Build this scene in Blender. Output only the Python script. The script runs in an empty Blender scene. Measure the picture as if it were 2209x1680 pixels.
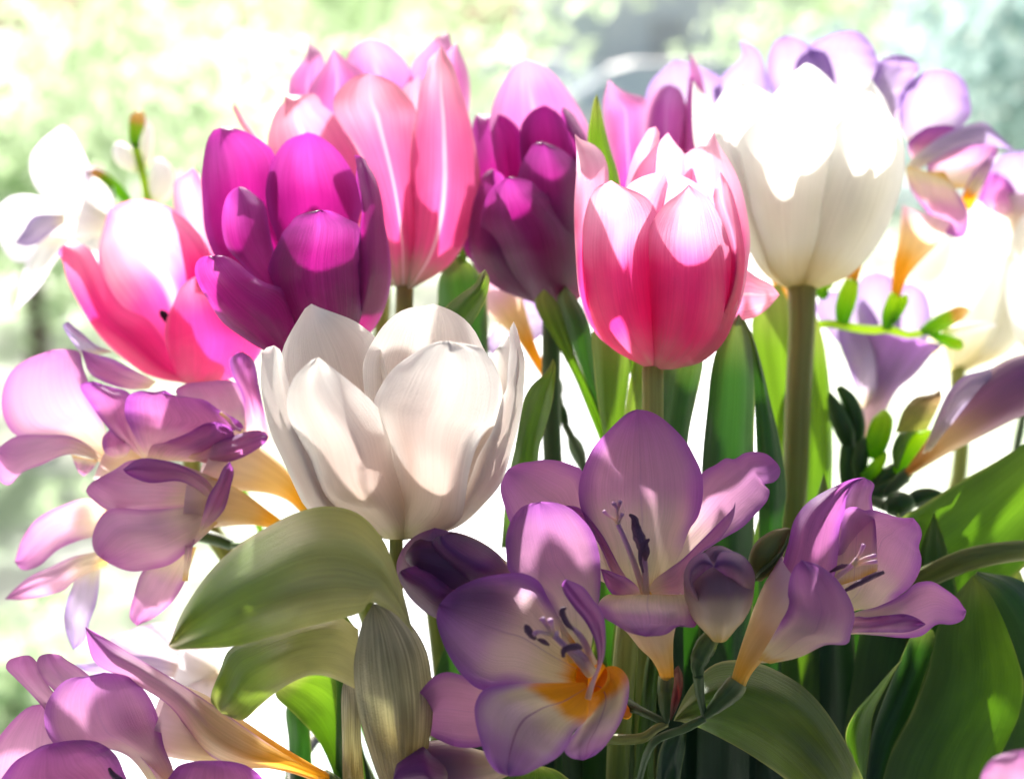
import bpy, bmesh, math, random
from mathutils import Vector, Matrix, noise

# ------------------------------------------------------------------ camera, sky, sun, exposure
scene = bpy.context.scene
TILT = math.radians(12.0)
LENS, SENSOR = 60.0, 36.0
cam_data = bpy.data.cameras.new('camera')
cam = bpy.data.objects.new('camera', cam_data)
scene.collection.objects.link(cam)
cam_data.lens = LENS; cam_data.sensor_width = SENSOR
cam_data.clip_start = 0.01; cam_data.clip_end = 600
cam.rotation_euler = (math.radians(90) - TILT, 0, 0)
cam_data.dof.use_dof = True
cam_data.dof.focus_distance = 0.40
cam_data.dof.aperture_fstop = 12.0
scene.camera = cam

SUN_ELEV, SUN_AZ = math.radians(33), math.radians(-5)      # azimuth from straight ahead, negative = to the left
SKY, SUN, EXPOSURE = 0.07, 4.2, 1.72
world = bpy.data.worlds.new('World'); scene.world = world; world.use_nodes = True
wn = world.node_tree
sky = wn.nodes.new('ShaderNodeTexSky'); sky.sky_type = 'NISHITA'; sky.sun_disc = False
sky.sun_elevation = SUN_ELEV; sky.sun_rotation = SUN_AZ
sky.air_density = 0.5; sky.dust_density = 6.0; sky.ozone_density = 0.2
wn.links.new(sky.outputs[0], wn.nodes['Background'].inputs[0])
wn.nodes['Background'].inputs[1].default_value = SKY
sd = bpy.data.lights.new('sun', 'SUN'); sd.energy = SUN; sd.angle = math.radians(1.2); sd.color = (1, 0.97, 0.93)
sun = bpy.data.objects.new('sun', sd); scene.collection.objects.link(sun)
sdir = Vector((math.sin(SUN_AZ) * math.cos(SUN_ELEV), math.cos(SUN_AZ) * math.cos(SUN_ELEV), math.sin(SUN_ELEV)))
sun.rotation_euler = sdir.to_track_quat('Z', 'Y').to_euler()
vs = scene.view_settings
vs.view_transform = 'Standard'; vs.look = 'None'; vs.gamma = 1.0; vs.use_curve_mapping = False
vs.exposure = EXPOSURE
cy = scene.cycles
cy.use_denoising = True; cy.denoiser = 'OPENIMAGEDENOISE'; cy.denoising_prefilter = 'ACCURATE'
cy.max_bounces = 10; cy.diffuse_bounces = 5; cy.glossy_bounces = 3; cy.transmission_bounces = 6; cy.transparent_max_bounces = 8
cy.sample_clamp_indirect = 8.0
cy.caustics_reflective = False; cy.caustics_refractive = False

# ------------------------------------------------------------------ photo pixels -> points
W, H = 2209.0, 1680.0                      # picture size the coordinates below were read at
ROT = Matrix.Rotation(math.radians(90) - TILT, 3, 'X')
def ray(x, y, d):                          # picture point and distance (cm) along the view axis -> world point (m)
    k = SENSOR / LENS / W
    return ROT @ Vector(((x - W / 2) * k, -(y - H / 2) * k, -1.0)) * (d * 0.01)
def pxcm(d): return SENSOR / LENS / W * d   # cm per picture pixel at distance d
FR = {'Z': (0, 0, 1), 'A': (377.5, 53.9, .321), 'B': (970.7, 53.9, .321), 'C': (1507.9, 53.9, .321), 'D': (0, 215.7, .321),
      'E': (0, 701, .321), 'F': (0, 1140.6, .321), 'G': (485.4, 647.2, .321), 'H': (1024.7, 809, .321),
      'I': (1507.9, 593.2, .321), 'J': (1507.9, 1140.6, .321), 'K': (323.6, 1051.6, .321), 'L': (809, 1140.6, .321),
      'M': (1777.5, 377.5, .2568), 'N': (1240.4, 1348.2, .2686), 'O': (916.8, 539.3, .2568)}
def fx(fr, p):
    a, b, s = FR[fr]
    return (a + p[0] * s, b + p[1] * s)

def catmull(pts, n):                        # smooth curve through points, n+1 samples evenly by length
    P = [Vector(p) for p in pts]
    if len(P) == 2:
        return [P[0].lerp(P[1], i / n) for i in range(n + 1)]
    Q = [P[0] * 2 - P[1]] + P + [P[-1] * 2 - P[-2]]
    fine = []
    for i in range(1, len(Q) - 2):
        p0, p1, p2, p3 = Q[i - 1], Q[i], Q[i + 1], Q[i + 2]
        t0 = 0.0; t1 = t0 + max((p1 - p0).length, 1e-6) ** .5; t2 = t1 + max((p2 - p1).length, 1e-6) ** .5; t3 = t2 + max((p3 - p2).length, 1e-6) ** .5
        for k in range(12):
            t = t1 + (t2 - t1) * k / 12
            a1 = p0 * ((t1 - t) / (t1 - t0)) + p1 * ((t - t0) / (t1 - t0))
            a2 = p1 * ((t2 - t) / (t2 - t1)) + p2 * ((t - t1) / (t2 - t1))
            a3 = p2 * ((t3 - t) / (t3 - t2)) + p3 * ((t - t2) / (t3 - t2))
            b1 = a1 * ((t2 - t) / (t2 - t0)) + a2 * ((t - t0) / (t2 - t0))
            b2 = a2 * ((t3 - t) / (t3 - t1)) + a3 * ((t - t1) / (t3 - t1))
            fine.append(b1 * ((t2 - t) / (t2 - t1)) + b2 * ((t - t1) / (t2 - t1)))
    fine.append(P[-1])
    cum = [0.0]
    for a, b in zip(fine, fine[1:]): cum.append(cum[-1] + (b - a).length)
    out, j = [], 0
    for i in range(n + 1):
        s = cum[-1] * i / n
        while j < len(fine) - 2 and cum[j + 1] < s: j += 1
        seg = cum[j + 1] - cum[j]
        out.append(fine[j].lerp(fine[j + 1], 0 if seg < 1e-9 else min(1, (s - cum[j]) / seg)))
    return out

# ------------------------------------------------------------------ materials
def hexc(h, a=1.0):
    h = h.lstrip('#')
    v = [int(h[i:i + 2], 16) / 255 for i in (0, 2, 4)]
    return tuple(c / 12.92 if c <= .04045 else ((c + .055) / 1.055) ** 2.4 for c in v) + (a,)
MATS = {}
class NT:
    def __init__(s, name):
        s.m = bpy.data.materials.new(name); s.m.use_nodes = True
        s.t = s.m.node_tree; s.t.nodes.clear()
    def n(s, kind, **kw):
        o = s.t.nodes.new('ShaderNode' + kind)
        for k, v in kw.items(): setattr(o, k, v)
        return o
    def l(s, a, b): s.t.links.new(a, b)
    def val(s, sock, x):
        if hasattr(x, 'links') or isinstance(x, bpy.types.NodeSocket): s.l(x, sock)
        else: sock.default_value = x
    def math(s, op, a, b=0.0, clamp=False):
        o = s.n('Math', operation=op); o.use_clamp = clamp
        s.val(o.inputs[0], a); s.val(o.inputs[1], b)
        return o.outputs[0]
    def ramp(s, fac, stops, interp='EASE'):
        o = s.n('ValToRGB'); cr = o.color_ramp; cr.interpolation = interp
        while len(cr.elements) < len(stops): cr.elements.new(0.5)
        for e, (p, c) in zip(cr.elements, stops):
            e.position = p; e.color = c if len(c) == 4 else tuple(c) + (1,)
        s.l(fac, o.inputs[0]); return o.outputs[0]
    def mix(s, f, a, b, blend='MIX'):
        o = s.n('Mix', data_type='RGBA', blend_type=blend)
        s.val(o.inputs[0], f); s.val(o.inputs[6], a); s.val(o.inputs[7], b)
        return o.outputs[2]
    def smooth(s, x, a, b):
        o = s.n('MapRange', interpolation_type='SMOOTHSTEP'); s.l(x, o.inputs[0])
        o.inputs[1].default_value = a; o.inputs[2].default_value = b
        return o.outputs[0]

def sheet_mat(name, refl, trans, edge=None, edge_t=None, edge_w=.75, rib=None, vein=.14, vscale=46, tfac=.5, rough=.5, spec=.35, bump=.25, blotch=.12, flame=None, dots=None, sheen=0.0, coat=0.0):
    """thin plant sheet: UV.y runs base to tip, UV.x from edge to edge"""
    t = NT(name)
    uv = t.n('UVMap'); sep = t.n('SeparateXYZ'); t.l(uv.outputs[0], sep.inputs[0])
    U, V = sep.outputs[1], sep.outputs[0]
    av = t.math('ABSOLUTE', t.math('SUBTRACT', t.math('MULTIPLY', V, 2.0), 1.0))
    info = t.n('ObjectInfo')
    wob = t.n('TexNoise'); wob.inputs['Scale'].default_value = 3.0
    comb0 = t.n('CombineXYZ'); t.l(V, comb0.inputs[0]); t.l(U, comb0.inputs[1]); t.l(t.math('MULTIPLY', info.outputs['Random'], 37.0), comb0.inputs[2])
    t.l(comb0.outputs[0], wob.inputs['Vector'])
    comb = t.n('CombineXYZ')
    t.l(t.math('MULTIPLY', V, vscale), comb.inputs[0]); t.l(t.math('MULTIPLY', U, 1.6), comb.inputs[1]); t.l(t.math('MULTIPLY', info.outputs['Random'], 91.0), comb.inputs[2])
    vn = t.n('TexNoise'); vn.inputs['Scale'].default_value = 1.0; vn.inputs['Detail'].default_value = 4.0; vn.inputs['Roughness'].default_value = .6
    t.l(comb.outputs[0], vn.inputs['Vector'])
    veinf = t.smooth(vn.outputs[0], .3, .7)
    Uw = t.math('ADD', U, t.math('MULTIPLY', t.math('SUBTRACT', wob.outputs[0], .5), .16))
    Uw = t.math('ADD', Uw, t.math('MULTIPLY', t.math('SUBTRACT', vn.outputs[0], .5), .10))
    cr = t.ramp(Uw, refl); ct = t.ramp(Uw, trans)
    if edge:
        ef = t.smooth(t.math('ADD', av, t.math('MULTIPLY', t.math('SUBTRACT', wob.outputs[0], .5), .35)), edge_w - .25, 1.02)
        ef2 = t.smooth(U, .86, 1.0)
        ef = t.math('MULTIPLY', t.math('MAXIMUM', ef, ef2), t.smooth(U, .12, .45))
        cr = t.mix(ef, cr, edge); ct = t.mix(ef, ct, edge_t or edge)
    if flame:                              # (colour_r, colour_t, amount): soft central flame
        ff = t.math('MULTIPLY', t.math('SUBTRACT', 1.0, t.smooth(av, .1, .6)), flame[2])
        ff = t.math('MULTIPLY', ff, t.smooth(veinf, -.4, 1.0))
        cr = t.mix(ff, cr, flame[0]); ct = t.mix(ff, ct, flame[1])
    if rib:                                # (colour_r, colour_t, width, amount)
        rf = t.math('MULTIPLY', t.math('SUBTRACT', 1.0, t.smooth(av, 0.0, rib[2])), rib[3])
        rf = t.math('MULTIPLY', rf, t.math('SUBTRACT', 1.0, t.smooth(U, .75, 1.0)))
        cr = t.mix(rf, cr, rib[0]); ct = t.mix(rf, ct, rib[1])
    k = t.math('ADD', t.math('MULTIPLY', veinf, vein), 1 - vein)
    k2 = t.math('ADD', t.math('MULTIPLY', t.smooth(wob.outputs[0], .3, .7), blotch), 1 - blotch)
    kk = t.math('MULTIPLY', k, k2)
    cr = t.mix(1.0, cr, kk, 'MULTIPLY'); ct = t.mix(1.0, ct, kk, 'MULTIPLY')
    if dots:
        dn = t.n('TexNoise'); dn.inputs['Scale'].default_value = 260.0; dn.inputs['Detail'].default_value = 1.0
        t.l(comb0.outputs[0], dn.inputs['Vector'])
        df = t.math('MULTIPLY', t.smooth(dn.outputs[0], .66, .72), dots[1])
        cr = t.mix(df, cr, dots[0])
    bn = t.n('TexNoise'); bn.inputs['Scale'].default_value = 2200.0; bn.inputs['Detail'].default_value = 2.0
    tc = t.n('TexCoord'); t.l(tc.outputs['Object'], bn.inputs['Vector'])
    hgt = t.math('ADD', veinf, t.math('MULTIPLY', bn.outputs[0], .8))
    bp = t.n('Bump'); bp.inputs['Strength'].default_value = bump; bp.inputs['Distance'].default_value = .0005
    t.l(hgt, bp.inputs['Height'])
    pr = t.n('BsdfPrincipled'); t.l(cr, pr.inputs['Base Color']); t.l(bp.outputs[0], pr.inputs['Normal'])
    pr.inputs['Roughness'].default_value = rough; pr.inputs['Specular IOR Level'].default_value = spec
    pr.inputs['Sheen Weight'].default_value = sheen; pr.inputs['Coat Weight'].default_value = coat; pr.inputs['Coat Roughness'].default_value = .35
    tr = t.n('BsdfTranslucent'); t.l(ct, tr.inputs[0]); t.l(bp.outputs[0], tr.inputs['Normal'])
    mx = t.n('MixShader'); mx.inputs[0].default_value = tfac
    t.l(pr.outputs[0], mx.inputs[1]); t.l(tr.outputs[0], mx.inputs[2])
    out = t.n('OutputMaterial'); t.l(mx.outputs[0], out.inputs[0])
    MATS[name] = t.m
    return t.m

def solid_mat(name, stops, rough=.45, spec=.4, vein=.2, vscale=14, ulen=1.5, trans=None, tfac=0.0, bump=.3, sss=0.0, blotch=0.0):
    """fleshy body (stem, bud, tube): UV.y along, UV.x around"""
    t = NT(name)
    uv = t.n('UVMap'); sep = t.n('SeparateXYZ'); t.l(uv.outputs[0], sep.inputs[0])
    info = t.n('ObjectInfo')
    comb = t.n('CombineXYZ')
    ang = t.math('MULTIPLY', sep.outputs[0], 2 * math.pi)
    t.l(t.math('MULTIPLY', t.math('COSINE', ang), vscale / 6), comb.inputs[0]); t.l(t.math('MULTIPLY', sep.outputs[1], ulen), comb.inputs[1])
    t.l(t.math('ADD', t.math('MULTIPLY', t.math('SINE', ang), vscale / 6), t.math('MULTIPLY', info.outputs['Random'], 50.0)), comb.inputs[2])
    vn = t.n('TexNoise'); vn.inputs['Scale'].default_value = 1.0; vn.inputs['Detail'].default_value = 5.0
    t.l(comb.outputs[0], vn.inputs['Vector'])
    f = t.smooth(vn.outputs[0], .3, .7)
    Uw = t.math('ADD', sep.outputs[1], t.math('MULTIPLY', t.math('SUBTRACT', vn.outputs[0], .5), .2))
    c = t.ramp(Uw, stops)
    k = t.math('ADD', t.math('MULTIPLY', f, vein), 1 - vein)
    c = t.mix(1.0, c, k, 'MULTIPLY')
    bp = t.n('Bump'); bp.inputs['Strength'].default_value = bump; bp.inputs['Distance'].default_value = .0004
    t.l(f, bp.inputs['Height'])
    pr = t.n('BsdfPrincipled'); t.l(c, pr.inputs['Base Color']); t.l(bp.outputs[0], pr.inputs['Normal'])
    pr.inputs['Roughness'].default_value = rough; pr.inputs['Specular IOR Level'].default_value = spec
    if sss:
        pr.inputs['Subsurface Weight'].default_value = sss; pr.inputs['Subsurface Radius'].default_value = (1, .7, .4); pr.inputs['Subsurface Scale'].default_value = .004
    out = t.n('OutputMaterial')
    if tfac:
        tr = t.n('BsdfTranslucent'); ct = t.ramp(Uw, trans or stops); t.l(t.mix(1.0, ct, k, 'MULTIPLY'), tr.inputs[0])
        mx = t.n('MixShader'); mx.inputs[0].default_value = tfac
        t.l(pr.outputs[0], mx.inputs[1]); t.l(tr.outputs[0], mx.inputs[2]); t.l(mx.outputs[0], out.inputs[0])
    else:
        t.l(pr.outputs[0], out.inputs[0])
    MATS[name] = t.m
    return t.m

h = hexc
sheet_mat('white_tulip', [(0, h('c9c58c')), (.10, h('d6c8ae')), (.35, h('dccabe')), (.7, h('e8e0d8')), (1, h('f0ece6'))], [(0, h('d8cf9a')), (.12, h('ecd4bc')), (.4, h('f2dace')), (1, h('fbf6ee'))],
          edge=h('f4f0ea'), edge_t=h('fdf9f2'), vein=.09, vscale=110, tfac=.27, rough=.42, bump=.35, blotch=.05)
sheet_mat('cool_white_tulip', [(0, h('c4c48c')), (.10, h('dcdab8')), (.3, h('e6e6da')), (1, h('f0f0ec'))], [(0, h('dcd090')), (.10, h('ecdcb0')), (.28, h('f0ecdc')), (1, h('fbfbf6'))],
          edge=h('f2f2ee'), edge_t=h('fcfcf8'), vein=.08, vscale=100, tfac=.66, rough=.42, bump=.3, blotch=.05)
sheet_mat('pink_tulip', [(0, h('e8cdb4')), (.08, h('e6a0ac')), (.25, h('e65598')), (.55, h('e85498')), (.8, h('f0a4c6')), (1, h('f6c8da'))], [(0, h('f0c8b8')), (.10, h('f46aa0')), (.3, h('fb3c98')), (.52, h('fc54a6')), (.76, h('fdbcdc')), (1, h('fee8f2'))],
          edge=h('f0a0bc'), edge_t=h('fbb8d4'), edge_w=1.1, flame=(h('e04a92'), h('fc3496'), .15), vein=.09, tfac=.62, rough=.42, blotch=.12)  # upper stops fade towards white, painting overexposed sunlight on the petal tops
sheet_mat('rose_tulip', [(0, h('b8607a')), (.15, h('da4a88')), (.5, h('e05a94')), (1, h('f0a0b8'))], [(0, h('d83c78')), (.15, h('f42a8c')), (.45, h('f84ca8')), (.75, h('fabcdc')), (1, h('fac8dc'))],
          edge=h('ea88ac'), edge_t=h('f878b4'), edge_w=1.1, rib=(h('f4d4e2'), h('fbe0ee'), .2, .7), vein=.12, tfac=.58, rough=.45)  # transmitted stops paled towards the tip to paint in its sunlit look
sheet_mat('rose_plain', [(0, h('b8607a')), (.15, h('d84484')), (.6, h('de4e8c')), (1, h('ea84a8'))], [(0, h('e0447c')), (.15, h('f42c88')), (.6, h('fa3a90')), (1, h('fc88b4'))],
          edge=h('e474a0'), edge_t=h('fa6aa4'), edge_w=1.15, vein=.12, tfac=.58, rough=.45)
sheet_mat('coral_tulip', [(0, h('8a8670')), (.07, h('b08c88')), (.18, h('d46496')), (.6, h('e078a4')), (1, h('f0b0bc'))], [(0, h('9a9070')), (.08, h('d0888c')), (.2, h('ee4c94')), (.6, h('f070ac')), (1, h('f4b4c4'))],
          edge=h('e890a8'), edge_t=h('f29cb8'), edge_w=1.1, rib=(h('f6dce6'), h('fbe4ec'), .12, .6), vein=.18, vscale=34, tfac=.55, rough=.42)
sheet_mat('purple_tulip', [(0, h('c9a6a8')), (.05, h('83336e')), (.3, h('7c2676')), (.7, h('8c388a')), (1, h('a25ca8'))], [(0, h('c03c80')), (.08, h('a40c64')), (.35, h('a80c74')), (.7, h('b01c84')), (1, h('cc50b4'))],
          edge=h('9850a0'), edge_t=h('c43cac'), edge_w=1.0, vein=.26, vscale=90, tfac=.52, rough=.38, spec=.45, bump=.3, sheen=.2)
sheet_mat('magenta_tulip', [(0, h('b43c90')), (.3, h('c04c9c')), (.8, h('cc6cb0')), (1, h('d898c4'))], [(0, h('b81480')), (.3, h('cc34a0')), (.8, h('d878bc')), (1, h('dc9cc8'))],
          edge=h('d488bc'), edge_t=h('d894c4'), rib=(h('e0b0d4'), h('e4b8d8'), .10, .5), vein=.14, tfac=.55, rough=.42)
lil_e, lil_et = h('9a60ac'), h('bc6cc4')
sheet_mat('lilac_petal', [(0, h('e0c068')), (.12, h('e8dcbc')), (.32, h('e0c6c4')), (.62, h('c294bc')), (1, h('a46cb0'))], [(0, h('f0c050')), (.12, h('f8e4b8')), (.32, h('f6d4cc')), (.62, h('e09ec8')), (1, h('c880c4'))],
          edge=lil_e, edge_t=lil_et, edge_w=.92, spec=.22, rib=(h('a884b4'), h('b080b4'), .03, .3), vein=.13, vscale=85, tfac=.5, rough=.5, bump=.3, sheen=.15)
sheet_mat('lilac_throat', [(0, h('e08a10')), (.22, h('ee9d10')), (.36, h('e8d8b4')), (.6, h('d8c0cc')), (.85, h('b088be')), (1, h('9a66b4'))], [(0, h('f09810')), (.22, h('ffab10')), (.36, h('f6e2b8')), (.6, h('ecc8d4')), (.85, h('cc90cc')), (1, h('b878cc'))],
          edge=h('9860b0'), edge_t=h('b06cc8'), edge_w=.85, rib=(h('8a4a80'), h('9a5088'), .035, .8), vein=.13, vscale=85, bump=.3, tfac=.5, rough=.5, dots=(h('4a2a10'), .7))
sheet_mat('lilac_blush', [(0, h('e08a10')), (.10, h('ee9d10')), (.22, h('e6d2ac')), (.42, h('e2c8c0')), (.75, h('ba90bc')), (1, h('a06ab2'))], [(0, h('f09810')), (.10, h('ffab10')), (.22, h('f6e0b0')), (.42, h('eecccc')), (.75, h('cc94cc')), (1, h('ba7acc'))],
          edge=h('9058aa'), edge_t=h('b06cc8'), edge_w=.85, rib=(h('a07ca8'), h('a878ac'), .03, .4), vein=.13, vscale=85, bump=.3, tfac=.5, rough=.5, spec=.22, dots=(h('5a3a18'), .5))
sheet_mat('violet_petal', [(0, h('e4d0b8')), (.2, h('d4acc0')), (.5, h('b880b4')), (1, h('a064ac'))], [(0, h('f6e0bc')), (.2, h('eeb0cc')), (.5, h('d880bc')), (1, h('c068bc'))],
          edge=h('9054a4'), edge_t=h('b058bc'), vein=.16, tfac=.55, rough=.48, sheen=.2)
sheet_mat('pinklilac_petal', [(0, h('e8cf90')), (.2, h('e8d8c4')), (.5, h('e4c0d2')), (1, h('d09cc4'))], [(0, h('e8c070')), (.2, h('e0ccb4')), (.5, h('d4a0c0')), (1, h('c47cb4'))],
          edge=h('b878b4'), edge_t=h('bc74b4'), edge_w=.95, vein=.12, tfac=.52, rough=.5)
sheet_mat('pale_petal', [(0, h('e8dcc8')), (.3, h('d8cce0')), (1, h('c0acd4'))], [(0, h('d8ccb0')), (.3, h('beb0c8')), (1, h('a894c0'))],
          edge=h('b8a0d0'), edge_t=h('a488c4'), vein=.12, tfac=.5, rough=.5)
sheet_mat('white_petal', [(0, h('f0ecd8')), (.3, h('f2f0ee')), (1, h('eeeaf2'))], [(0, h('faf4dc')), (.3, h('fcfaf8')), (1, h('f8f4fc'))],
          edge=h('e0d8ec'), edge_t=h('f0e8fa'), vein=.08, tfac=.55, rough=.5)
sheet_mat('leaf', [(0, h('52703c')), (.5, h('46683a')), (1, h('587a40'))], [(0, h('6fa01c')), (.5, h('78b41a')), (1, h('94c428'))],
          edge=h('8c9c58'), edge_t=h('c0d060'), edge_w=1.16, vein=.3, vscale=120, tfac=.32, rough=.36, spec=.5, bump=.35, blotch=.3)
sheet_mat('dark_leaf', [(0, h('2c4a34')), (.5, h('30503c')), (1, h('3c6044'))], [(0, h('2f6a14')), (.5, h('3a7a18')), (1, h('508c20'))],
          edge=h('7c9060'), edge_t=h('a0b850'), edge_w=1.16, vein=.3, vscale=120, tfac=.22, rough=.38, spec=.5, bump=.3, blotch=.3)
sheet_mat('sage_leaf', [(0, h('b8b880')), (.4, h('b0b478')), (.75, h('84a054')), (1, h('7ca040'))], [(0, h('d0cc88')), (.4, h('c8cc68')), (.75, h('a8cc40')), (1, h('b0d830'))],
          edge=h('b4b878'), edge_t=h('d0d878'), edge_w=1.16, vein=.2, vscale=110, tfac=.34, rough=.3, spec=.6, coat=.35, bump=.35, blotch=.25)
sheet_mat('withered_leaf', [(0, h('b49c68')), (.3, h('d0c494')), (.6, h('e0dcb8')), (1, h('e6e2d0'))], [(0, h('a88440')), (.3, h('bca458')), (.6, h('c4bc80')), (1, h('d0ccb0'))],
          vein=.5, vscale=38, tfac=.34, rough=.45, bump=1.0, blotch=.3)
solid_mat('stem_green', [(0, h('6a7a34')), (.6, h('8a9448')), (1, h('a4a85c'))], vein=.26, ulen=4, tfac=.2, trans=[(0, h('90b030')), (1, h('c0cc60'))])
solid_mat('lit_stem', [(0, h('6c8c38')), (1, h('98b04c'))], vein=.12, tfac=.6, trans=[(0, h('a0d828')), (1, h('d8f060'))])  # brighter copy of the stem green, backlit glow put into its colour
solid_mat('dark_stem', [(0, h('34502c')), (1, h('4a6834'))], vein=.3)
solid_mat('calyx_green', [(0, h('3c5c30')), (.7, h('506a3c')), (1, h('7c8c58'))], vein=.3, tfac=.15, trans=[(0, h('70a020')), (1, h('b0d040'))])
solid_mat('bud_green', [(0, h('4c7a28')), (.6, h('5e8c2c')), (1, h('90b44c'))], vein=.12, tfac=.6, trans=[(0, h('90d010')), (1, h('e0f848'))])
solid_mat('bud_olive', [(0, h('5c6430')), (.5, h('78803c')), (1, h('80743c'))], vein=.14, tfac=.2, trans=[(0, h('a0a030')), (1, h('c0b860'))])
solid_mat('bud_purple', [(0, h('e0c080')), (.25, h('e2cfae')), (.5, h('a07888')), (.75, h('7a4470')), (1, h('6a2e6c'))], vein=.25, rough=.4, tfac=.3, trans=[(0, h('f0c860')), (.3, h('f4dcb0')), (.6, h('b06090')), (1, h('8c2c84'))])
solid_mat('bud_lilac', [(0, h('d8a850')), (.25, h('e2caa4')), (.5, h('c098b0')), (1, h('8a5898'))], vein=.2, rough=.4, tfac=.4, trans=[(0, h('f0b440')), (.3, h('f6deb0')), (.6, h('d09cc0')), (1, h('a860b0'))])
solid_mat('tube_yellow', [(0, h('ccb850')), (.12, h('e0bc54')), (.4, h('e8d098')), (.7, h('e8d8bc')), (1, h('d8c0c8'))], vein=.12, rough=.45, tfac=.5, trans=[(0, h('ecd048')), (.12, h('f8c840')), (.4, h('fae0a0')), (.7, h('f8e8c8')), (1, h('e8ccd8'))])
solid_mat('tube_gold', [(0, h('dcac30')), (.35, h('e6b43c')), (.65, h('e8d4a0')), (1, h('dcc4cc'))], vein=.16, rough=.45, tfac=.5, trans=[(0, h('f8c434')), (.35, h('ffcc40')), (.65, h('fae4a8')), (1, h('ecccdc'))])
solid_mat('style_lilac', [(0, h('f0dcb0')), (.4, h('e6c8c8')), (1, h('d0a4c8'))], vein=.05, tfac=.35, trans=[(0, h('f6dca4')), (1, h('c890c0'))])
solid_mat('anther', [(0, h('946888')), (1, h('a87c98'))], vein=.4, vscale=60, ulen=18, rough=.7, bump=1.0)
solid_mat('stamen_black', [(0, h('20101c')), (1, h('180a18'))], rough=.6)
solid_mat('bract_red', [(0, h('5a3028')), (1, h('8a2c2c'))], vein=.3)
solid_mat('bud_tip', [(0, h('4a6a2c')), (.5, h('587a34')), (.62, h('a88458')), (1, h('c8a480'))], vein=.12, tfac=.6, trans=[(0, h('a0d830')), (.55, h('b0d840')), (.66, h('e0b878')), (1, h('f8e4c0'))])

# ------------------------------------------------------------------ object helpers
col = scene.collection
def set_props(o, **kw):
    for k, v in kw.items():
        if v is not None: o[k] = v
ORG = {}
def thing(name, label, cat, at, group=None):
    e = bpy.data.objects.new(name, None); e.empty_display_size = .01
    e.location = at; col.objects.link(e); ORG[e.name] = Vector(at)
    set_props(e, label=label, category=cat, group=group)
    return e
def link_mesh(name, verts, faces, uvs, mat, parent, smooth=True, doubles=True, label=None):
    me = bpy.data.meshes.new(name)
    c = Vector((0, 0, 0))
    for v in verts: c += v
    c /= len(verts)
    me.from_pydata([tuple(v - c) for v in verts], [], faces)
    if uvs:
        lay = me.uv_layers.new(name='UVMap')
        for li, lp in enumerate(me.loops): lay.data[li].uv = uvs[li] if len(uvs) == len(me.loops) else uvs[lp.vertex_index]
    if doubles:
        bm = bmesh.new(); bm.from_mesh(me)
        bmesh.ops.remove_doubles(bm, verts=bm.verts, dist=2e-6)
        bmesh.ops.dissolve_degenerate(bm, dist=1e-7, edges=bm.edges)
        bm.to_mesh(me); bm.free()
    if smooth:
        me.polygons.foreach_set('use_smooth', [True] * len(me.polygons))
    me.materials.append(MATS[mat] if isinstance(mat, str) else mat)
    o = bpy.data.objects.new(name, me); o.location = c; col.objects.link(o); ORG[o.name] = c
    if parent is not None:
        o.parent = parent; o.matrix_parent_inverse = Matrix.Translation(-ORG[parent.name])
    if label: o['label'] = label
    return o

SEED = [0]
def sheet(parent, mat, fr, d, L, R, b=0.0, lean=0.0, tw=0.0, ruf=0.0, rn=5, p=.65, tipc=0.0, wav=.05, nu=34, nv=16, name='petal', keep=.4, label=None):
    """petal or leaf spread between two edge curves read base -> tip.  d: distance of its foot, lean: how much farther its tip,
    b: bulge towards the viewer (cm), tw: right edge farther than left, ruf: frilled edges, tipc: tip curled over, keep: bulge kept at the tip"""
    SEED[0] += 1; sd_ = SEED[0] * 3.7
    l = catmull([fx(fr, q) for q in L], nu); r = catmull([fx(fr, q) for q in R], nu)
    V, UV = [], []
    mid = [a.lerp(c, .5) for a, c in zip(l, r)]; cum = [0.0]
    for a, c in zip(mid, mid[1:]): cum.append(cum[-1] + (c - a).length)
    wid = [(a - c).length for a, c in zip(l, r)]; wmax = max(wid); pk = .3 + .25 * p
    for i in range(nu + 1):
        u = cum[i] / cum[-1]                 # share of the midline, so that broad rounded tips stay flat
        M = math.sin(math.pi / 2 * min(1, u / pk)) if u < pk else 1 - (1 - keep) * ((u - pk) / (1 - pk)) ** 1.3
        E = min((wid[i] / wmax) ** 1.6, M + .15)
        for j in range(nv + 1):
            v = -1 + 2 * j / nv
            q = l[i].lerp(r[i], j / nv)
            n1 = noise.noise(Vector((u * 2.6, v * 1.6, sd_))); n2 = noise.noise(Vector((u * rn * 2.0, (1 if v > 0 else -1) * 3.0, sd_ + 9)))
            dd = d + lean * u + tw * v * min(1, u * 2.5) - b * (M - E * v * v) + wav * n1 * (b * .6 + 1) * min(1, u * 4) + ruf * n2 * (max(abs(v), u ** 3) ** 3) * min(1, u * 2)
            dd += tipc * max(0, (u - .75) / .25) ** 2
            V.append(ray(q[0], q[1], dd)); UV.append((j / nv, u))
    F, n = [], nv + 1
    for i in range(nu):
        for j in range(nv):
            F.append((i * n + j, i * n + j + 1, (i + 1) * n + j + 1, (i + 1) * n + j))
    return link_mesh(name, V, F, UV, mat, parent, label=label)

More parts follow.
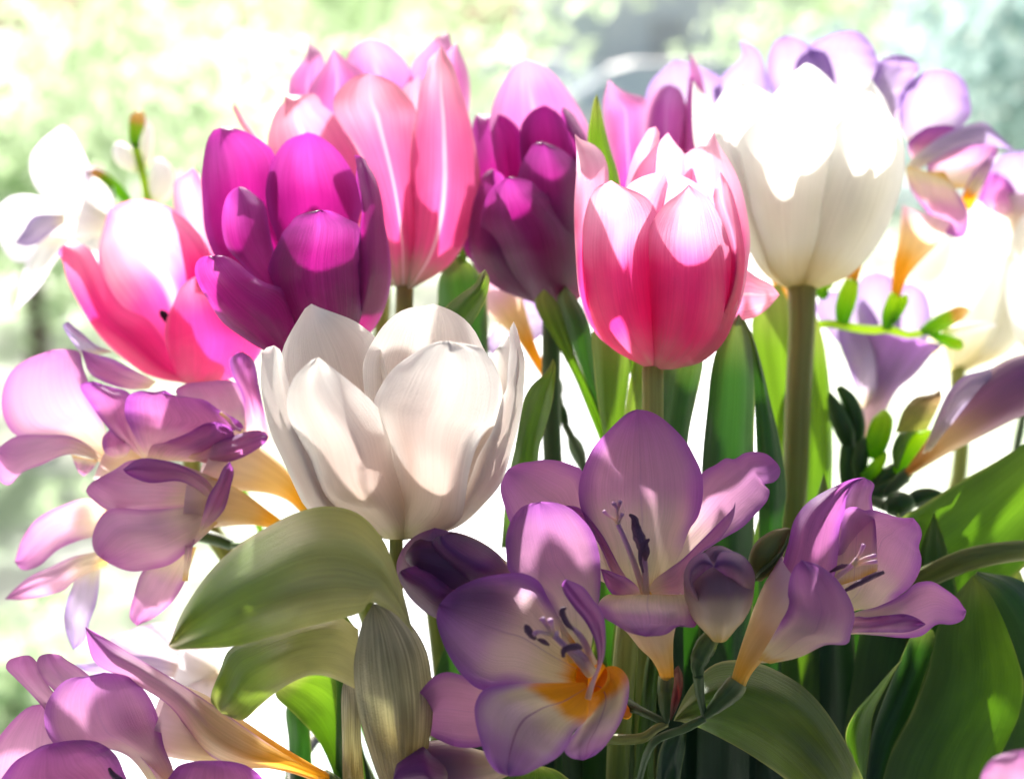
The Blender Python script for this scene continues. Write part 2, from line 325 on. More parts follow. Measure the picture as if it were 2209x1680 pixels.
def tube(parent, mat, fr, path, d0, d1=None, name='stem', nu=24, nv=14, close=True, flat=1.0, lumps=0.0, mesh_only=False, label=None):
    """round body along a picture path of (x, y, radius px); distance runs from d0 to d1 (or a list)"""
    SEED[0] += 1; sd_ = SEED[0] * 1.3
    s = FR[fr][2]
    ds = d0 if isinstance(d0, (list, tuple)) else [d0 + ((d0 if d1 is None else d1) - d0) * i / (len(path) - 1) for i in range(len(path))]
    pts = [fx(fr, q[:2]) + (ds[i] * 40.0, q[2] * s) for i, q in enumerate(path)]
    c4 = catmull(pts, nu)
    C = [ray(q[0], q[1], q[2] / 40.0) for q in c4]
    Rr = [max(q[3], .3) * pxcm(q[2] / 40.0) * .01 for q in c4]
    V, UV = [], []
    up = None
    for i in range(nu + 1):
        t = (C[min(i + 1, nu)] - C[max(i - 1, 0)]).normalized()
        if up is None:
            up = t.orthogonal().normalized()
        up = (up - t * up.dot(t)).normalized(); sd2 = t.cross(up)
        for j in range(nv + 1):
            a = 2 * math.pi * j / nv
            k = 1 + lumps * noise.noise(Vector((math.cos(a) * 1.5, math.sin(a) * 1.5, i * .35 + sd_)))
            V.append(C[i] + (up * math.cos(a) * flat + sd2 * math.sin(a)) * Rr[i] * k); UV.append((j / nv, i / nu))
    F, n = [], nv + 1
    for i in range(nu):
        for j in range(nv):
            F.append((i * n + j, i * n + j + 1, (i + 1) * n + j + 1, (i + 1) * n + j))
    if close:
        for i, end in ((0, 0), (nu, 1)):
            t = (C[1] - C[0] if i == 0 else C[-1] - C[-2]).normalized() * Rr[i] * .35 * (-1 if i == 0 else 1)
            V.append(C[i] + t); UV.append((.5, end)); k = len(V) - 1
            for j in range(nv):
                F.append((k, i * n + j + 1, i * n + j) if i == 0 else (k, i * n + j, i * n + j + 1))
    return link_mesh(name, V, F, UV, mat, parent, label=label)

def stem_down(parent, x, y, d, xb, r=24, mat='stem_green', sway=0, yb=2050, db=46.5):
    """cut stem from a flower foot down into the vase"""
    return tube(parent, mat, 'Z', [(xb, yb, r * 1.05), ((x + xb) / 2 + sway, (y + yb) / 2, r * 1.05), (x + sway * .3, y + (yb - y) * .2, r), (x, y - 6, r * .98)], [db, (d + db) / 2, d + .1, d], name='stem', nv=12)
sheet_mat('dark_violet', [(0, h('c8a890')), (.2, h('a0648c')), (.5, h('90488c')), (1, h('84408c'))], [(0, h('e0b890')), (.2, h('c45c9c')), (.5, h('b03c98')), (1, h('a03498'))],
          edge=h('70347e'), edge_t=h('8c3090'), vein=.2, vscale=50, tfac=.4, rough=.36, spec=.5, sheen=.25)
sheet_mat('lilac_outer', [(0, h('d0901c')), (.2, h('dcae4c')), (.4, h('deC49c'.lower())), (.6, h('cf a8b8'.replace(' ', ''))), (1, h('a866ac'))], [(0, h('f0a010')), (.2, h('f8bc40')), (.4, h('f6d8a8')), (.6, h('e6b0c8')), (1, h('c06cc0'))],
          edge=h('a868ac'), edge_t=h('c070c0'), edge_w=1.1, vein=.2, vscale=34, tfac=.5, rough=.45)
sheet_mat('lilac_soft', [(0, h('e0d0b8')), (.25, h('ccb8d4')), (1, h('b094c8'))], [(0, h('d8c8a8')), (.25, h('ccbcd4')), (1, h('b498cc'))],
          edge=h('a484c0'), edge_t=h('a484c4'), vein=.12, tfac=.5, rough=.5)
sheet_mat('olive_bract', [(0, h('6c7040')), (1, h('8c7450'))], [(0, h('98a040')), (1, h('b89870'))], tfac=.35, vein=.15)
sheet_mat('bract_petal', [(0, h('4c3828')), (.4, h('7c2c2c')), (1, h('96685c'))], [(0, h('704030')), (.4, h('a02828')), (1, h('b08068'))], tfac=.3, vein=.2)
sheet_mat('leaf_olive', [(0, h('5c6c3c')), (.5, h('687c40')), (1, h('587c38'))], [(0, h('788c24')), (.5, h('80a020')), (1, h('78b41c'))],
          edge=h('98a058'), edge_t=h('c8d060'), edge_w=1.16, vein=.26, vscale=110, tfac=.3, rough=.34, spec=.5, bump=.3, blotch=.35)
solid_mat('tube_white', [(0, h('d8cc80')), (.4, h('eee8d8')), (1, h('f0eef0'))], vein=.1, tfac=.5, trans=[(0, h('f0e070')), (.4, h('faf4e0')), (1, h('faf8fc'))])
solid_mat('tube_lilac', [(0, h('dcc4a4')), (.3, h('dcc8cc')), (.6, h('bc98c8')), (1, h('a87cbc'))], vein=.3, tfac=.5, trans=[(0, h('f0d4a8')), (.3, h('f0d8dc')), (.6, h('d0a0dc')), (1, h('b878d0'))])
solid_mat('white_bud', [(0, h('c8d090')), (.3, h('f0eee4')), (1, h('f4f2f4'))], vein=.05, tfac=.4, trans=[(0, h('e0e8a0')), (.3, h('faf8f0')), (1, h('fcfafc'))])
solid_mat('dark_bud', [(0, h('34562a')), (1, h('446a30'))], vein=.2, tfac=.15, trans=[(0, h('5c9018')), (1, h('80b428'))])

solid_mat('tube_throat', [(0, h('d4901c')), (.6, h('ee9c10')), (1, h('e8a820'))], vein=.12, rough=.5, tfac=.5, trans=[(0, h('f0a010')), (1, h('ffb420'))])
sheet_mat('ghost_petal', [(0, h('eee4d4')), (.4, h('eae0e4')), (1, h('dcc8dc'))], [(0, h('f0e4d0')), (.4, h('e8d8e0')), (1, h('d8c0d8'))], edge=h('d8bcd8'), edge_t=h('d0b0d4'), vein=.08, tfac=.5)
solid_mat('bud_mauve', [(0, h('dcc070')), (.15, h('ecd8a8')), (.42, h('e2cab0')), (.6, h('aa8490')), (1, h('8c6482'))], vein=.22, rough=.4, tfac=.3, trans=[(0, h('f0d070')), (.3, h('f8e4b8')), (.6, h('c088a0')), (1, h('a0609c'))])
sheet_mat('bud_skin', [(0, h('c4a090')), (.4, h('94708a')), (1, h('845088'))], [(0, h('e0b898')), (.4, h('b07c9c')), (1, h('9c589c'))], edge=h('6c3c80'), edge_t=h('7c4490'), edge_w=1.1, vein=.1, tfac=.35, rough=.4)
# ------------------------------------------------------------------ the setting: sill, ground outside
def flat_mat(name, c1, c2, scale, rough=.7, detail=4, spec=.3):
    t = NT(name); tc = t.n('TexCoord'); nz = t.n('TexNoise'); nz.inputs['Scale'].default_value = scale; nz.inputs['Detail'].default_value = detail
    t.l(tc.outputs['Object'], nz.inputs['Vector'])
    c = t.ramp(nz.outputs[0], [(.35, c1), (.65, c2)])
    pr = t.n('BsdfPrincipled'); t.l(c, pr.inputs[0]); pr.inputs['Roughness'].default_value = rough; pr.inputs['Specular IOR Level'].default_value = spec
    o = t.n('OutputMaterial'); t.l(pr.outputs[0], o.inputs[0]); MATS[name] = t.m
    return t.m
flat_mat('lawn', h('9cb48c'), h('d6dacc'), 1.1, .8)  # grass paled so that its colour carries the overexposed, hazy look
flat_mat('paving', h('acb0b8'), h('c4c8cc'), .6, .6)
flat_mat('sill_white', h('d8d6d0'), h('e4e2dc'), 30, .4)
GZ = -1.9
def slab(name, x0, x1, y0, y1, z0, z1, mat, kind='structure', parent=None):
    v = [Vector((x, y, z)) for z in (z0, z1) for y in (y0, y1) for x in (x0, x1)]
    f = [(0, 2, 3, 1), (4, 5, 7, 6), (0, 1, 5, 4), (2, 6, 7, 3), (0, 4, 6, 2), (1, 3, 7, 5)]
    o = link_mesh(name, v, f, None, mat, parent, smooth=False, doubles=False)
    if kind: o['kind'] = kind
    return o
def sheet_flat(name, pts, z, mat):
    o = link_mesh(name, [Vector((x, y, z)) for x, y in pts], [tuple(range(len(pts)))], None, mat, None, smooth=False, doubles=False)
    o['kind'] = 'structure'; return o
sheet_flat('lawn', [(-300, 1.2), (300, 1.2), (300, 500), (-300, 500)], GZ, 'lawn')
sheet_flat('road', [(-60, 17), (60, 19), (60, 32), (-60, 30)], GZ + .006, 'paving')
sheet_flat('path', [(-1.6, 2.0), (.4, 2.0), (3.2, 17.3), (1.0, 17.2)], GZ + .004, 'paving')
slab('window_sill', -.45, .55, .22, .68, -.37, -.335, 'sill_white')

# ------------------------------------------------------------------ vase
def lathe(name, prof, center, mat, parent=None, n=64, label=None):
    V, F = [], []
    for r, z in prof:
        for j in range(n):
            a = 2 * math.pi * j / n
            V.append(Vector(center) + Vector((r * math.cos(a), r * math.sin(a), z)))
    for i in range(len(prof) - 1):
        for j in range(n):
            F.append((i * n + j, i * n + (j + 1) % n, (i + 1) * n + (j + 1) % n, (i + 1) * n + j))
    return link_mesh(name, V, F, None, mat, parent, label=label)
t = NT('clear_glass'); g = t.n('BsdfGlass'); g.inputs['IOR'].default_value = 1.45; g.inputs['Roughness'].default_value = .02; g.inputs[0].default_value = h('eef6f2')
o = t.n('OutputMaterial'); t.l(g.outputs[0], o.inputs[0]); MATS['clear_glass'] = t.m
vc = ray(1230, 1660, 46.5); vz = vc.z
vase = thing('vase', 'clear glass vase with thick rim holding the whole bouquet', 'vase', (vc.x, vc.y, -.335))
ht = vz + .335
prof = [(.0005, .004), (.052, .004), (.058, .012), (.062, .06), (.068, ht * .7), (.076, ht - .004), (.0775, ht), (.076, ht + .0015), (.0735, ht), (.0725, ht - .006), (.064, ht * .7), (.058, .06), (.052, .018), (.0005, .014)]
lathe('glass_wall', prof, (vc.x, vc.y, -.335), 'clear_glass', vase)

# ================================================================== TULIPS
FT = dict(lean=-1.0); BK = dict(lean=1.0)
# ---- open white tulip in front
dc = 39.0
T1 = thing('tulip', 'wide open white tulip in front of the dark purple one, above the curled leaf', 'tulip', ray(860, 2000, 46))
sheet(T1, 'white_tulip', 'G', dc, [(1100, 1600), (700, 1250), (430, 700), (375, 480), (385, 340), (430, 235), (495, 125), (545, 48), (580, 25)],
      [(1150, 1600), (1130, 1200), (1120, 800), (1090, 500), (1010, 250), (960, 205), (870, 140), (760, 95), (640, 52), (580, 25)], b=-2.3, lean=1.6, tw=.6)
sheet(T1, 'white_tulip', 'G', dc + .1, [(1100, 1600), (1000, 1200), (960, 800), (930, 420), (1010, 250), (1070, 165), (1160, 85), (1250, 50), (1340, 40), (1400, 25)],
      [(1160, 1600), (1500, 1300), (1700, 900), (1790, 560), (1770, 390), (1730, 310), (1680, 210), (1600, 120), (1500, 60), (1400, 25)], b=-2.4, lean=1.3)
sheet(T1, 'white_tulip', 'G', dc, [(1250, 1600), (1600, 1100), (1760, 640), (1775, 400), (1840, 310), (1905, 240)],
      [(1260, 1600), (1700, 1200), (1880, 800), (1975, 500), (1965, 330), (1905, 240)], b=-1.0, lean=.6, tw=-.8)
sheet(T1, 'white_tulip', 'G', dc, [(1080, 1605), (800, 1550), (550, 1400), (480, 1280), (400, 1100), (310, 900), (265, 720), (240, 570), (245, 400), (252, 335), (330, 305)],
      [(1100, 1600), (800, 1450), (650, 1200), (560, 950), (470, 750), (430, 570), (400, 450), (375, 340), (330, 305)], b=1.2, lean=.2, tw=-1.0, wav=.1)
sheet(T1, 'white_tulip', 'G', dc, [(1200, 1610), (1400, 1500), (1600, 1300), (1700, 1050), (1800, 870), (1870, 640), (1890, 600), (1900, 450), (1915, 300), (1912, 200), (1940, 145)],
      [(1250, 1605), (1550, 1530), (1750, 1360), (1860, 1220), (1930, 1000), (1970, 860), (2000, 700), (2010, 560), (2015, 400), (1985, 290), (1965, 200), (1940, 145)], b=.9, lean=.1, tw=1.0, wav=.1)
sheet(T1, 'white_tulip', 'G', dc, [(1150, 1612), (1150, 1300), (1120, 1000), (1030, 800), (1000, 680), (1040, 590), (1120, 470), (1220, 390), (1330, 320), (1420, 285), (1500, 275)],
      [(1200, 1612), (1500, 1540), (1580, 1480), (1620, 1300), (1640, 1160), (1700, 970), (1780, 860), (1820, 850), (1860, 700), (1865, 600), (1830, 470), (1780, 385), (1720, 320), (1620, 295), (1500, 275)], b=2.2, lean=-1.0, wav=.12, ruf=.1, keep=.8)
sheet(T1, 'white_tulip', 'G', dc - .2, [(1080, 1608), (850, 1500), (680, 1400), (610, 1300), (570, 1140), (520, 990), (460, 870), (415, 740), (415, 660), (435, 580), (470, 510), (540, 440), (580, 405), (630, 385)],
      [(1230, 1610), (1280, 1500), (1260, 1350), (1220, 1200), (1180, 1050), (1165, 970), (1140, 875), (1110, 840), (1040, 740), (960, 650), (880, 580), (780, 500), (690, 430), (630, 385)], b=2.4, lean=-1.1, wav=.12, ruf=.1, keep=.8)
stem_down(T1, 485.4 + 1150 * .321, 647.2 + 1600 * .321, dc, 1000, 15, sway=20)

# ---- pink tulip, sunlit rim
dc = 43.5
T2 = thing('tulip', 'bright pink cup shaped tulip with sunlit white rim in front of the large white tulip', 'tulip', ray(1390, 2000, 46.5))
sheet(T2, 'pink_tulip', 'B', dc + .4, [(1340, 2290), (1250, 1700), (1180, 1300), (1180, 1080), (1240, 860), (1290, 770), (1340, 695), (1385, 685)], [(1360, 2290), (1380, 1700), (1370, 1200), (1390, 900), (1400, 800), (1410, 725), (1385, 685)], b=-1.2, lean=1.8, ruf=.1)
sheet(T2, 'pink_tulip', 'B', dc + .3, [(1340, 2290), (1200, 1800), (1130, 1300), (1200, 1090), (1260, 960), (1340, 860), (1410, 780), (1465, 725)], [(1380, 2290), (1600, 1800), (1680, 1300), (1650, 1020), (1580, 870), (1510, 790), (1465, 725)], b=-1.7, lean=1.3)
sheet(T2, 'pink_tulip', 'B', dc + .1, [(1370, 2300), (1560, 1700), (1600, 1300), (1560, 1000), (1580, 870), (1640, 830), (1720, 800), (1755, 750), (1775, 720)], [(1520, 2310), (1790, 2170), (1900, 2000), (1960, 1850), (2000, 1650), (2018, 1450), (1995, 1250), (1955, 1080), (1890, 930), (1830, 840), (1795, 780), (1775, 720)], b=-1.3, lean=.9, tw=-.5)
sheet(T2, 'pink_tulip', 'B', dc + .1, [(1330, 2300), (1000, 2100), (880, 1850), (842, 1500), (835, 1200), (848, 1000), (850, 850), (838, 735)], [(1353, 2300), (1150, 1900), (1000, 1600), (1050, 1200), (1068, 1010), (1050, 910), (1010, 840), (950, 795), (880, 770), (838, 735)], b=1.0, lean=.4, tw=.7, ruf=.12)
sheet(T2, 'pink_tulip', 'B', dc, [(1340, 2300), (1250, 1800), (1150, 1300), (1180, 1100), (1250, 1040), (1340, 1005), (1445, 985)], [(1370, 2300), (1420, 1800), (1410, 1350), (1450, 1150), (1460, 1060), (1445, 985)], b=-.8, lean=-.2)
sheet(T2, 'pink_tulip', 'B', dc, [(1350, 2300), (1330, 1800), (1360, 1400), (1400, 1200), (1450, 1060), (1510, 1015), (1555, 1008)], [(1430, 2300), (1700, 1900), (1790, 1500), (1770, 1250), (1730, 1130), (1650, 1060), (1555, 1008)], b=-.8, lean=-.3)
sheet(T2, 'pink_tulip', 'B', dc, [(1460, 2305), (1750, 2000), (1880, 1700), (1850, 1400), (1790, 1250), (1768, 1150), (1785, 1085), (1805, 1030), (1815, 985)], [(1500, 2310), (1770, 2170), (1930, 1900), (1985, 1600), (1965, 1400), (1915, 1180), (1870, 1070), (1840, 1020), (1815, 985)], b=1.1, lean=-.4, tw=.4, ruf=.1)
sheet(T2, 'pink_tulip', 'B', dc - .1, [(1330, 2312), (1050, 2140), (930, 1900), (880, 1550), (890, 1370), (920, 1220), (960, 1120), (1020, 1070), (1085, 1045)], [(1400, 2312), (1400, 2000), (1380, 1700), (1370, 1450), (1390, 1330), (1392, 1275), (1370, 1220), (1320, 1160), (1250, 1120), (1170, 1090), (1120, 1065), (1085, 1045)], b=1.5, lean=-.9, keep=.8)
sheet(T2, 'pink_tulip', 'B', dc - .2, [(1340, 2315), (1310, 2000), (1300, 1700), (1322, 1420), (1350, 1340), (1395, 1270), (1450, 1200), (1520, 1150), (1570, 1110), (1605, 1075)], [(1500, 2315), (1700, 2260), (1860, 2100), (1935, 1850), (1915, 1600), (1860, 1400), (1810, 1280), (1750, 1180), (1680, 1120), (1605, 1075)], b=1.8, lean=-.9, keep=.8)
stem_down(T2, 1408, 798, dc, 1385, 24)

# ---- dark purple tulip, left
dc = 45.0
T3 = thing('tulip', 'dark purple tulip with petals falling open, right behind the front white tulip', 'tulip', ray(900, 2000, 47))
sheet(T3, 'purple_tulip', 'A', dc + .6, [(980, 2260), (500, 1850), (270, 1560), (205, 1400), (188, 1250), (178, 1020), (190, 900), (215, 780), (250, 712), (310, 688)], [(1000, 2260), (800, 1700), (700, 1300), (690, 1000), (665, 860), (600, 790), (530, 745), (450, 708), (380, 688), (310, 688)], b=-1.6, lean=1.2, tw=.5)
sheet(T3, 'purple_tulip', 'A', dc + .6, [(980, 2260), (800, 1800), (690, 1450), (635, 1300), (608, 1150), (615, 1050), (640, 960), (690, 850), (760, 770), (830, 743), (890, 722)], [(1030, 2260), (1180, 1700), (1230, 1330), (1262, 1200), (1250, 1100), (1205, 1010), (1150, 920), (1080, 830), (990, 760), (940, 733), (890, 722)], b=-1.5, lean=.9, tipc=-.5)
sheet(T3, 'purple_tulip', 'A', dc, [(980, 2260), (700, 1900), (440, 1600), (350, 1500), (320, 1400), (315, 1280), (340, 1170), (380, 1110), (430, 1088)], [(1000, 2260), (800, 1800), (680, 1560), (640, 1400), (600, 1200), (550, 1155), (480, 1100), (430, 1088)], b=.8, lean=-.4, tw=.8, tipc=-.3)
sheet(T3, 'purple_tulip', 'A', dc, [(990, 2280), (1150, 2000), (1225, 1700), (1232, 1450), (1255, 1250), (1242, 1150), (1215, 1020), (1222, 940), (1205, 872), (1245, 880)], [(1050, 2280), (1330, 2050), (1445, 1780), (1440, 1500), (1412, 1350), (1390, 1180), (1345, 1020), (1290, 930), (1280, 900), (1245, 880)], b=.8, lean=-.3, tw=.9, wav=.18, ruf=.2, rn=8)
sheet(T3, 'purple_tulip', 'A', dc - .3, [(970, 2290), (750, 2000), (640, 1780), (622, 1650), (645, 1560), (690, 1470), (720, 1400), (770, 1340), (810, 1290), (880, 1262), (980, 1243)], [(1050, 2290), (1240, 2000), (1270, 1750), (1255, 1500), (1232, 1345), (1150, 1300), (1095, 1270), (1050, 1250), (980, 1243)], b=1.6, lean=-.9, ruf=.12, keep=.8)
sheet(T3, 'purple_tulip', 'D', dc - .5, [(2080, 1790), (1770, 1680), (1650, 1610), (1490, 1490), (1400, 1350), (1340, 1250), (1308, 1150), (1325, 1080), (1375, 1048), (1410, 1050), (1440, 1068)], [(2120, 1760), (1990, 1600), (1995, 1440), (1970, 1330), (1900, 1265), (1790, 1230), (1700, 1180), (1600, 1095), (1540, 1058), (1490, 1045), (1440, 1068)], b=.9, lean=-2.2, tw=.4, ruf=.2, wav=.2, keep=.8)
stem_down(T3, 700, 790, dc, 950, 20)

# ---- tall coral pink tulip
dc = 50.0
T4 = thing('tulip', 'tall pale coral pink tulip with white midribs between the two dark purple tulips', 'tulip', ray(950, 2000, 48))
sheet(T4, 'coral_tulip', 'A', dc + .8, [(1480, 1750), (900, 1300), (560, 820), (440, 680), (412, 620), (388, 560), (393, 518)], [(1500, 1750), (1000, 1300), (620, 850), (530, 720), (480, 650), (430, 570), (393, 518)], b=-.5, lean=1.2, tw=.3)
sheet(T4, 'coral_tulip', 'A', dc + .5, [(1500, 1760), (1480, 1200), (1500, 700), (1528, 430), (1580, 385), (1640, 340)], [(1600, 1760), (1720, 1200), (1730, 700), (1700, 430), (1640, 340)], b=-1.2, lean=1.4)
sheet(T4, 'coral_tulip', 'A', dc + .2, [(1450, 1755), (1000, 1400), (720, 1050), (625, 830), (640, 680), (690, 560), (738, 512), (740, 470)], [(1510, 1755), (1450, 1400), (1350, 1150), (1240, 900), (1160, 760), (1060, 590), (995, 545), (975, 500), (930, 462), (830, 478), (740, 470)], b=-1.2, lean=.4, tw=.6)
sheet(T4, 'coral_tulip', 'A', dc - .2, [(1480, 1762), (1430, 1450), (1350, 1150), (1230, 860), (1100, 650), (1060, 560), (1080, 470), (1160, 380), (1220, 340), (1300, 325)], [(1590, 1762), (1620, 1500), (1620, 1100), (1610, 850), (1615, 700), (1620, 570), (1560, 480), (1490, 400), (1400, 350), (1300, 325)], b=1.3, lean=-.6)
sheet(T4, 'coral_tulip', 'A', dc - .4, [(1560, 1772), (1580, 1400), (1575, 1000), (1590, 800), (1620, 600), (1650, 420), (1690, 300), (1700, 230), (1740, 200), (1790, 140)], [(1600, 1770), (1850, 1610), (2000, 1350), (2052, 1100), (2035, 900), (1985, 650), (1925, 450), (1870, 280), (1820, 190), (1790, 140)], b=1.8, lean=-.7, ruf=.15, tw=.5)
stem_down(T4, 873, 622, dc, 1010, 20, 'stem_green')

# ---- magenta tulip at the back
dc = 55.0
T5 = thing('tulip', 'sunlit magenta tulip with pointed petal tips rising behind the tall coral pink tulip', 'tulip', ray(1060, 2000, 49))
for L, R, kw in (
    ([(1390, 1350), (900, 800), (760, 470), (770, 370), (805, 300), (870, 225), (890, 170), (890, 110)], [(1400, 1350), (1050, 700), (1020, 450), (1010, 300), (990, 190), (930, 140), (890, 110)], dict(b=-1.0, lean=.2, tw=.8)),
    ([(1390, 1350), (1250, 800), (1150, 380), (1160, 210), (1220, 130), (1300, 95)], [(1440, 1350), (1550, 800), (1610, 420), (1565, 270), (1480, 170), (1390, 110), (1300, 95)], dict(b=-1.5, lean=.8)),
    ([(1420, 1350), (1540, 700), (1570, 350), (1600, 250), (1680, 150), (1760, 80), (1840, 50)], [(1450, 1350), (1800, 800), (1890, 420), (1875, 200), (1852, 100), (1840, 50)], dict(b=-1.0, lean=.6, tw=-.5)),
    ([(1440, 1350), (1700, 850), (1780, 500), (1800, 250), (1840, 170), (1895, 120)], [(1470, 1350), (1880, 900), (1975, 600), (1985, 450), (1962, 280), (1920, 180), (1895, 120)], dict(b=1.0, lean=-.3, tw=.6)),
    ([(1390, 1360), (1000, 900), (885, 600), (895, 460), (930, 370), (1000, 280), (1040, 200), (1065, 150)], [(1430, 1360), (1300, 800), (1290, 420), (1262, 318), (1180, 260), (1110, 200), (1065, 150)], dict(b=1.4, lean=-1.0))):
    sheet(T5, 'magenta_tulip', 'A', dc, L, R, **kw)
stem_down(T5, 830, 487, dc, 1060, 18, 'stem_green')

# ---- dark purple tulip, right
dc = 49.5
T6 = thing('tulip', 'dark purple closed tulip with one pale pink back petal left of the bright pink tulip', 'tulip', ray(1150, 2000, 47.5))
sheet(T6, 'magenta_tulip', 'B', dc + .8, [(630, 1850), (400, 1300), (270, 700), (280, 560), (330, 430), (400, 310), (460, 250), (505, 230)], [(680, 1850), (900, 1200), (945, 800), (930, 680), (870, 560), (790, 440), (700, 330), (600, 260), (505, 230)], b=-1.4, lean=1.2, label='pale pink sunlit back petal')
sheet(T6, 'purple_tulip', 'B', dc + .4, [(630, 1860), (300, 1700), (110, 1550), (90, 1300), (150, 1000), (145, 800), (155, 660), (175, 600)], [(660, 1860), (560, 1400), (500, 900), (475, 720), (420, 650), (370, 615), (320, 598), (230, 610), (175, 600)], b=-1.3, lean=.7, tw=.6)
sheet(T6, 'purple_tulip', 'B', dc + .4, [(640, 1860), (520, 1200), (470, 850), (475, 690), (510, 620), (570, 565), (640, 540)], [(680, 1860), (800, 1200), (840, 900), (815, 760), (770, 650), (725, 590), (640, 540)], b=-1.0, lean=.4)
sheet(T6, 'purple_tulip', 'B', dc, [(660, 1870), (800, 1400), (830, 950), (800, 760), (760, 640), (745, 590), (760, 552)], [(690, 1870), (930, 1450), (950, 950), (925, 780), (880, 690), (820, 590), (760, 552)], b=.8, lean=.2, tw=.5)
sheet(T6, 'purple_tulip', 'B', dc - .1, [(600, 1880), (320, 1770), (150, 1600), (130, 1300), (190, 1100), (230, 1000), (290, 968)], [(640, 1880), (500, 1500), (420, 1150), (355, 1010), (290, 968)], b=1.0, lean=-.6, tw=-.4)
sheet(T6, 'purple_tulip', 'B', dc - .2, [(640, 1885), (520, 1450), (455, 1050), (480, 930), (520, 860), (560, 800), (620, 788)], [(720, 1885), (880, 1600), (900, 1250), (870, 960), (795, 870), (720, 820), (620, 788)], b=1.2, lean=-.7)
sheet(T6, 'purple_tulip', 'B', dc - .3, [(600, 1890), (420, 1770), (260, 1500), (205, 1330), (230, 1200), (270, 1110), (330, 1050), (395, 1022)], [(720, 1900), (880, 1830), (910, 1600), (870, 1330), (770, 1220), (700, 1150), (620, 1120), (560, 1060), (480, 1030), (395, 1022)], b=1.7, lean=-.8, keep=.8)
stem_down(T6, 1190, 662, dc, 1250, 21, 'dark_stem')

# ---- magenta tulip half hidden
dc = 55.0
T6b = thing('tulip', 'magenta tulip mostly hidden behind the bright pink tulip beside a pointed green leaf', 'tulip', ray(1400, 2000, 49.5))
for L, R, kw in (
    ([(1380, 1500), (1130, 1200), (1080, 900), (1040, 700), (1030, 520), (1050, 430), (1065, 368)], [(1400, 1500), (1330, 1200), (1310, 900), (1315, 700), (1318, 500), (1200, 460), (1120, 420), (1065, 368)], dict(b=1.0, lean=-.5)),
    ([(1400, 1500), (1330, 1100), (1300, 800), (1330, 520), (1420, 420), (1480, 400)], [(1440, 1500), (1560, 1100), (1600, 800), (1580, 520), (1540, 430), (1480, 400)], dict(b=-1.4, lean=.8)),
    ([(1400, 1500), (1520, 900), (1590, 500), (1610, 300), (1612, 190)], [(1450, 1500), (1700, 900), (1720, 500), (1660, 260), (1612, 190)], dict(b=-.8, lean=.5, tw=-.4))):
    sheet(T6b, 'magenta_tulip', 'B', dc, L, R, **kw)
stem_down(T6b, 1420, 540, dc, 1420, 18)

# ---- large white tulip, right
dc = 50.5
T7 = thing('tulip', 'large white tulip blown bright by the sun, right of the bright pink tulip', 'tulip', ray(1600, 2000, 48.5))
for L, R, kw in (
    ([(620, 1770), (100, 1200), (-30, 800), (-45, 600), (-40, 372)], [(640, 1770), (300, 1200), (190, 740), (80, 520), (0, 430), (-40, 372)], dict(b=-.8, lean=.6, tw=.5)),
    ([(630, 1780), (350, 1400), (150, 900), (80, 650), (100, 560), (150, 470), (200, 420), (265, 375)], [(660, 1780), (700, 1200), (600, 700), (495, 490), (430, 440), (370, 410), (265, 375)], dict(b=-1.5, lean=.9, tw=.4)),
    ([(640, 1780), (580, 1000), (470, 620), (490, 490), (560, 410), (640, 320), (720, 260)], [(700, 1780), (950, 1100), (1020, 700), (1002, 492), (930, 420), (850, 340), (790, 290), (720, 260)], dict(b=-2.0, lean=1.0)),
    ([(680, 1780), (1000, 900), (960, 620), (1010, 490), (1080, 430), (1130, 390), (1155, 356)], [(750, 1780), (1100, 1600), (1300, 1250), (1382, 1000), (1370, 760), (1300, 620), (1250, 500), (1180, 400), (1155, 356)], dict(b=-1.2, lean=.4, tw=-.5)),
    ([(600, 1782), (430, 1670), (300, 1450), (150, 1100), (88, 800), (110, 730), (165, 738)], [(650, 1782), (520, 1500), (400, 1050), (270, 850), (165, 738)], dict(b=1.0, lean=-.4, tw=-.4)),
    ([(620, 1788), (480, 1660), (380, 1420), (290, 1100), (240, 850), (330, 690), (460, 590), (580, 570), (660, 588)], [(700, 1790), (820, 1500), (900, 1200), (980, 900), (940, 740), (860, 670), (760, 610), (660, 588)], dict(b=1.9, lean=-.7, keep=.8)),
    ([(650, 1792), (650, 1550), (655, 1350), (700, 1150), (770, 950), (880, 740), (980, 610), (1080, 510), (1150, 452)], [(740, 1792), (1000, 1690), (1200, 1480), (1312, 1250), (1372, 1000), (1362, 780), (1292, 620), (1222, 520), (1150, 452)], dict(b=1.8, lean=-.6, keep=.8))):
    sheet(T7, 'cool_white_tulip', 'C', dc, L, R, **kw)
tube(T7, 'stem_green', 'Z', [(1600, 2050, 26), (1690, 1300, 27), (1712, 1100, 27), (1722, 850, 28), (1730, 700, 29), (1730, 620, 31)], [47.5, 50, 50.3, 50.4, 50.5, 50.5])

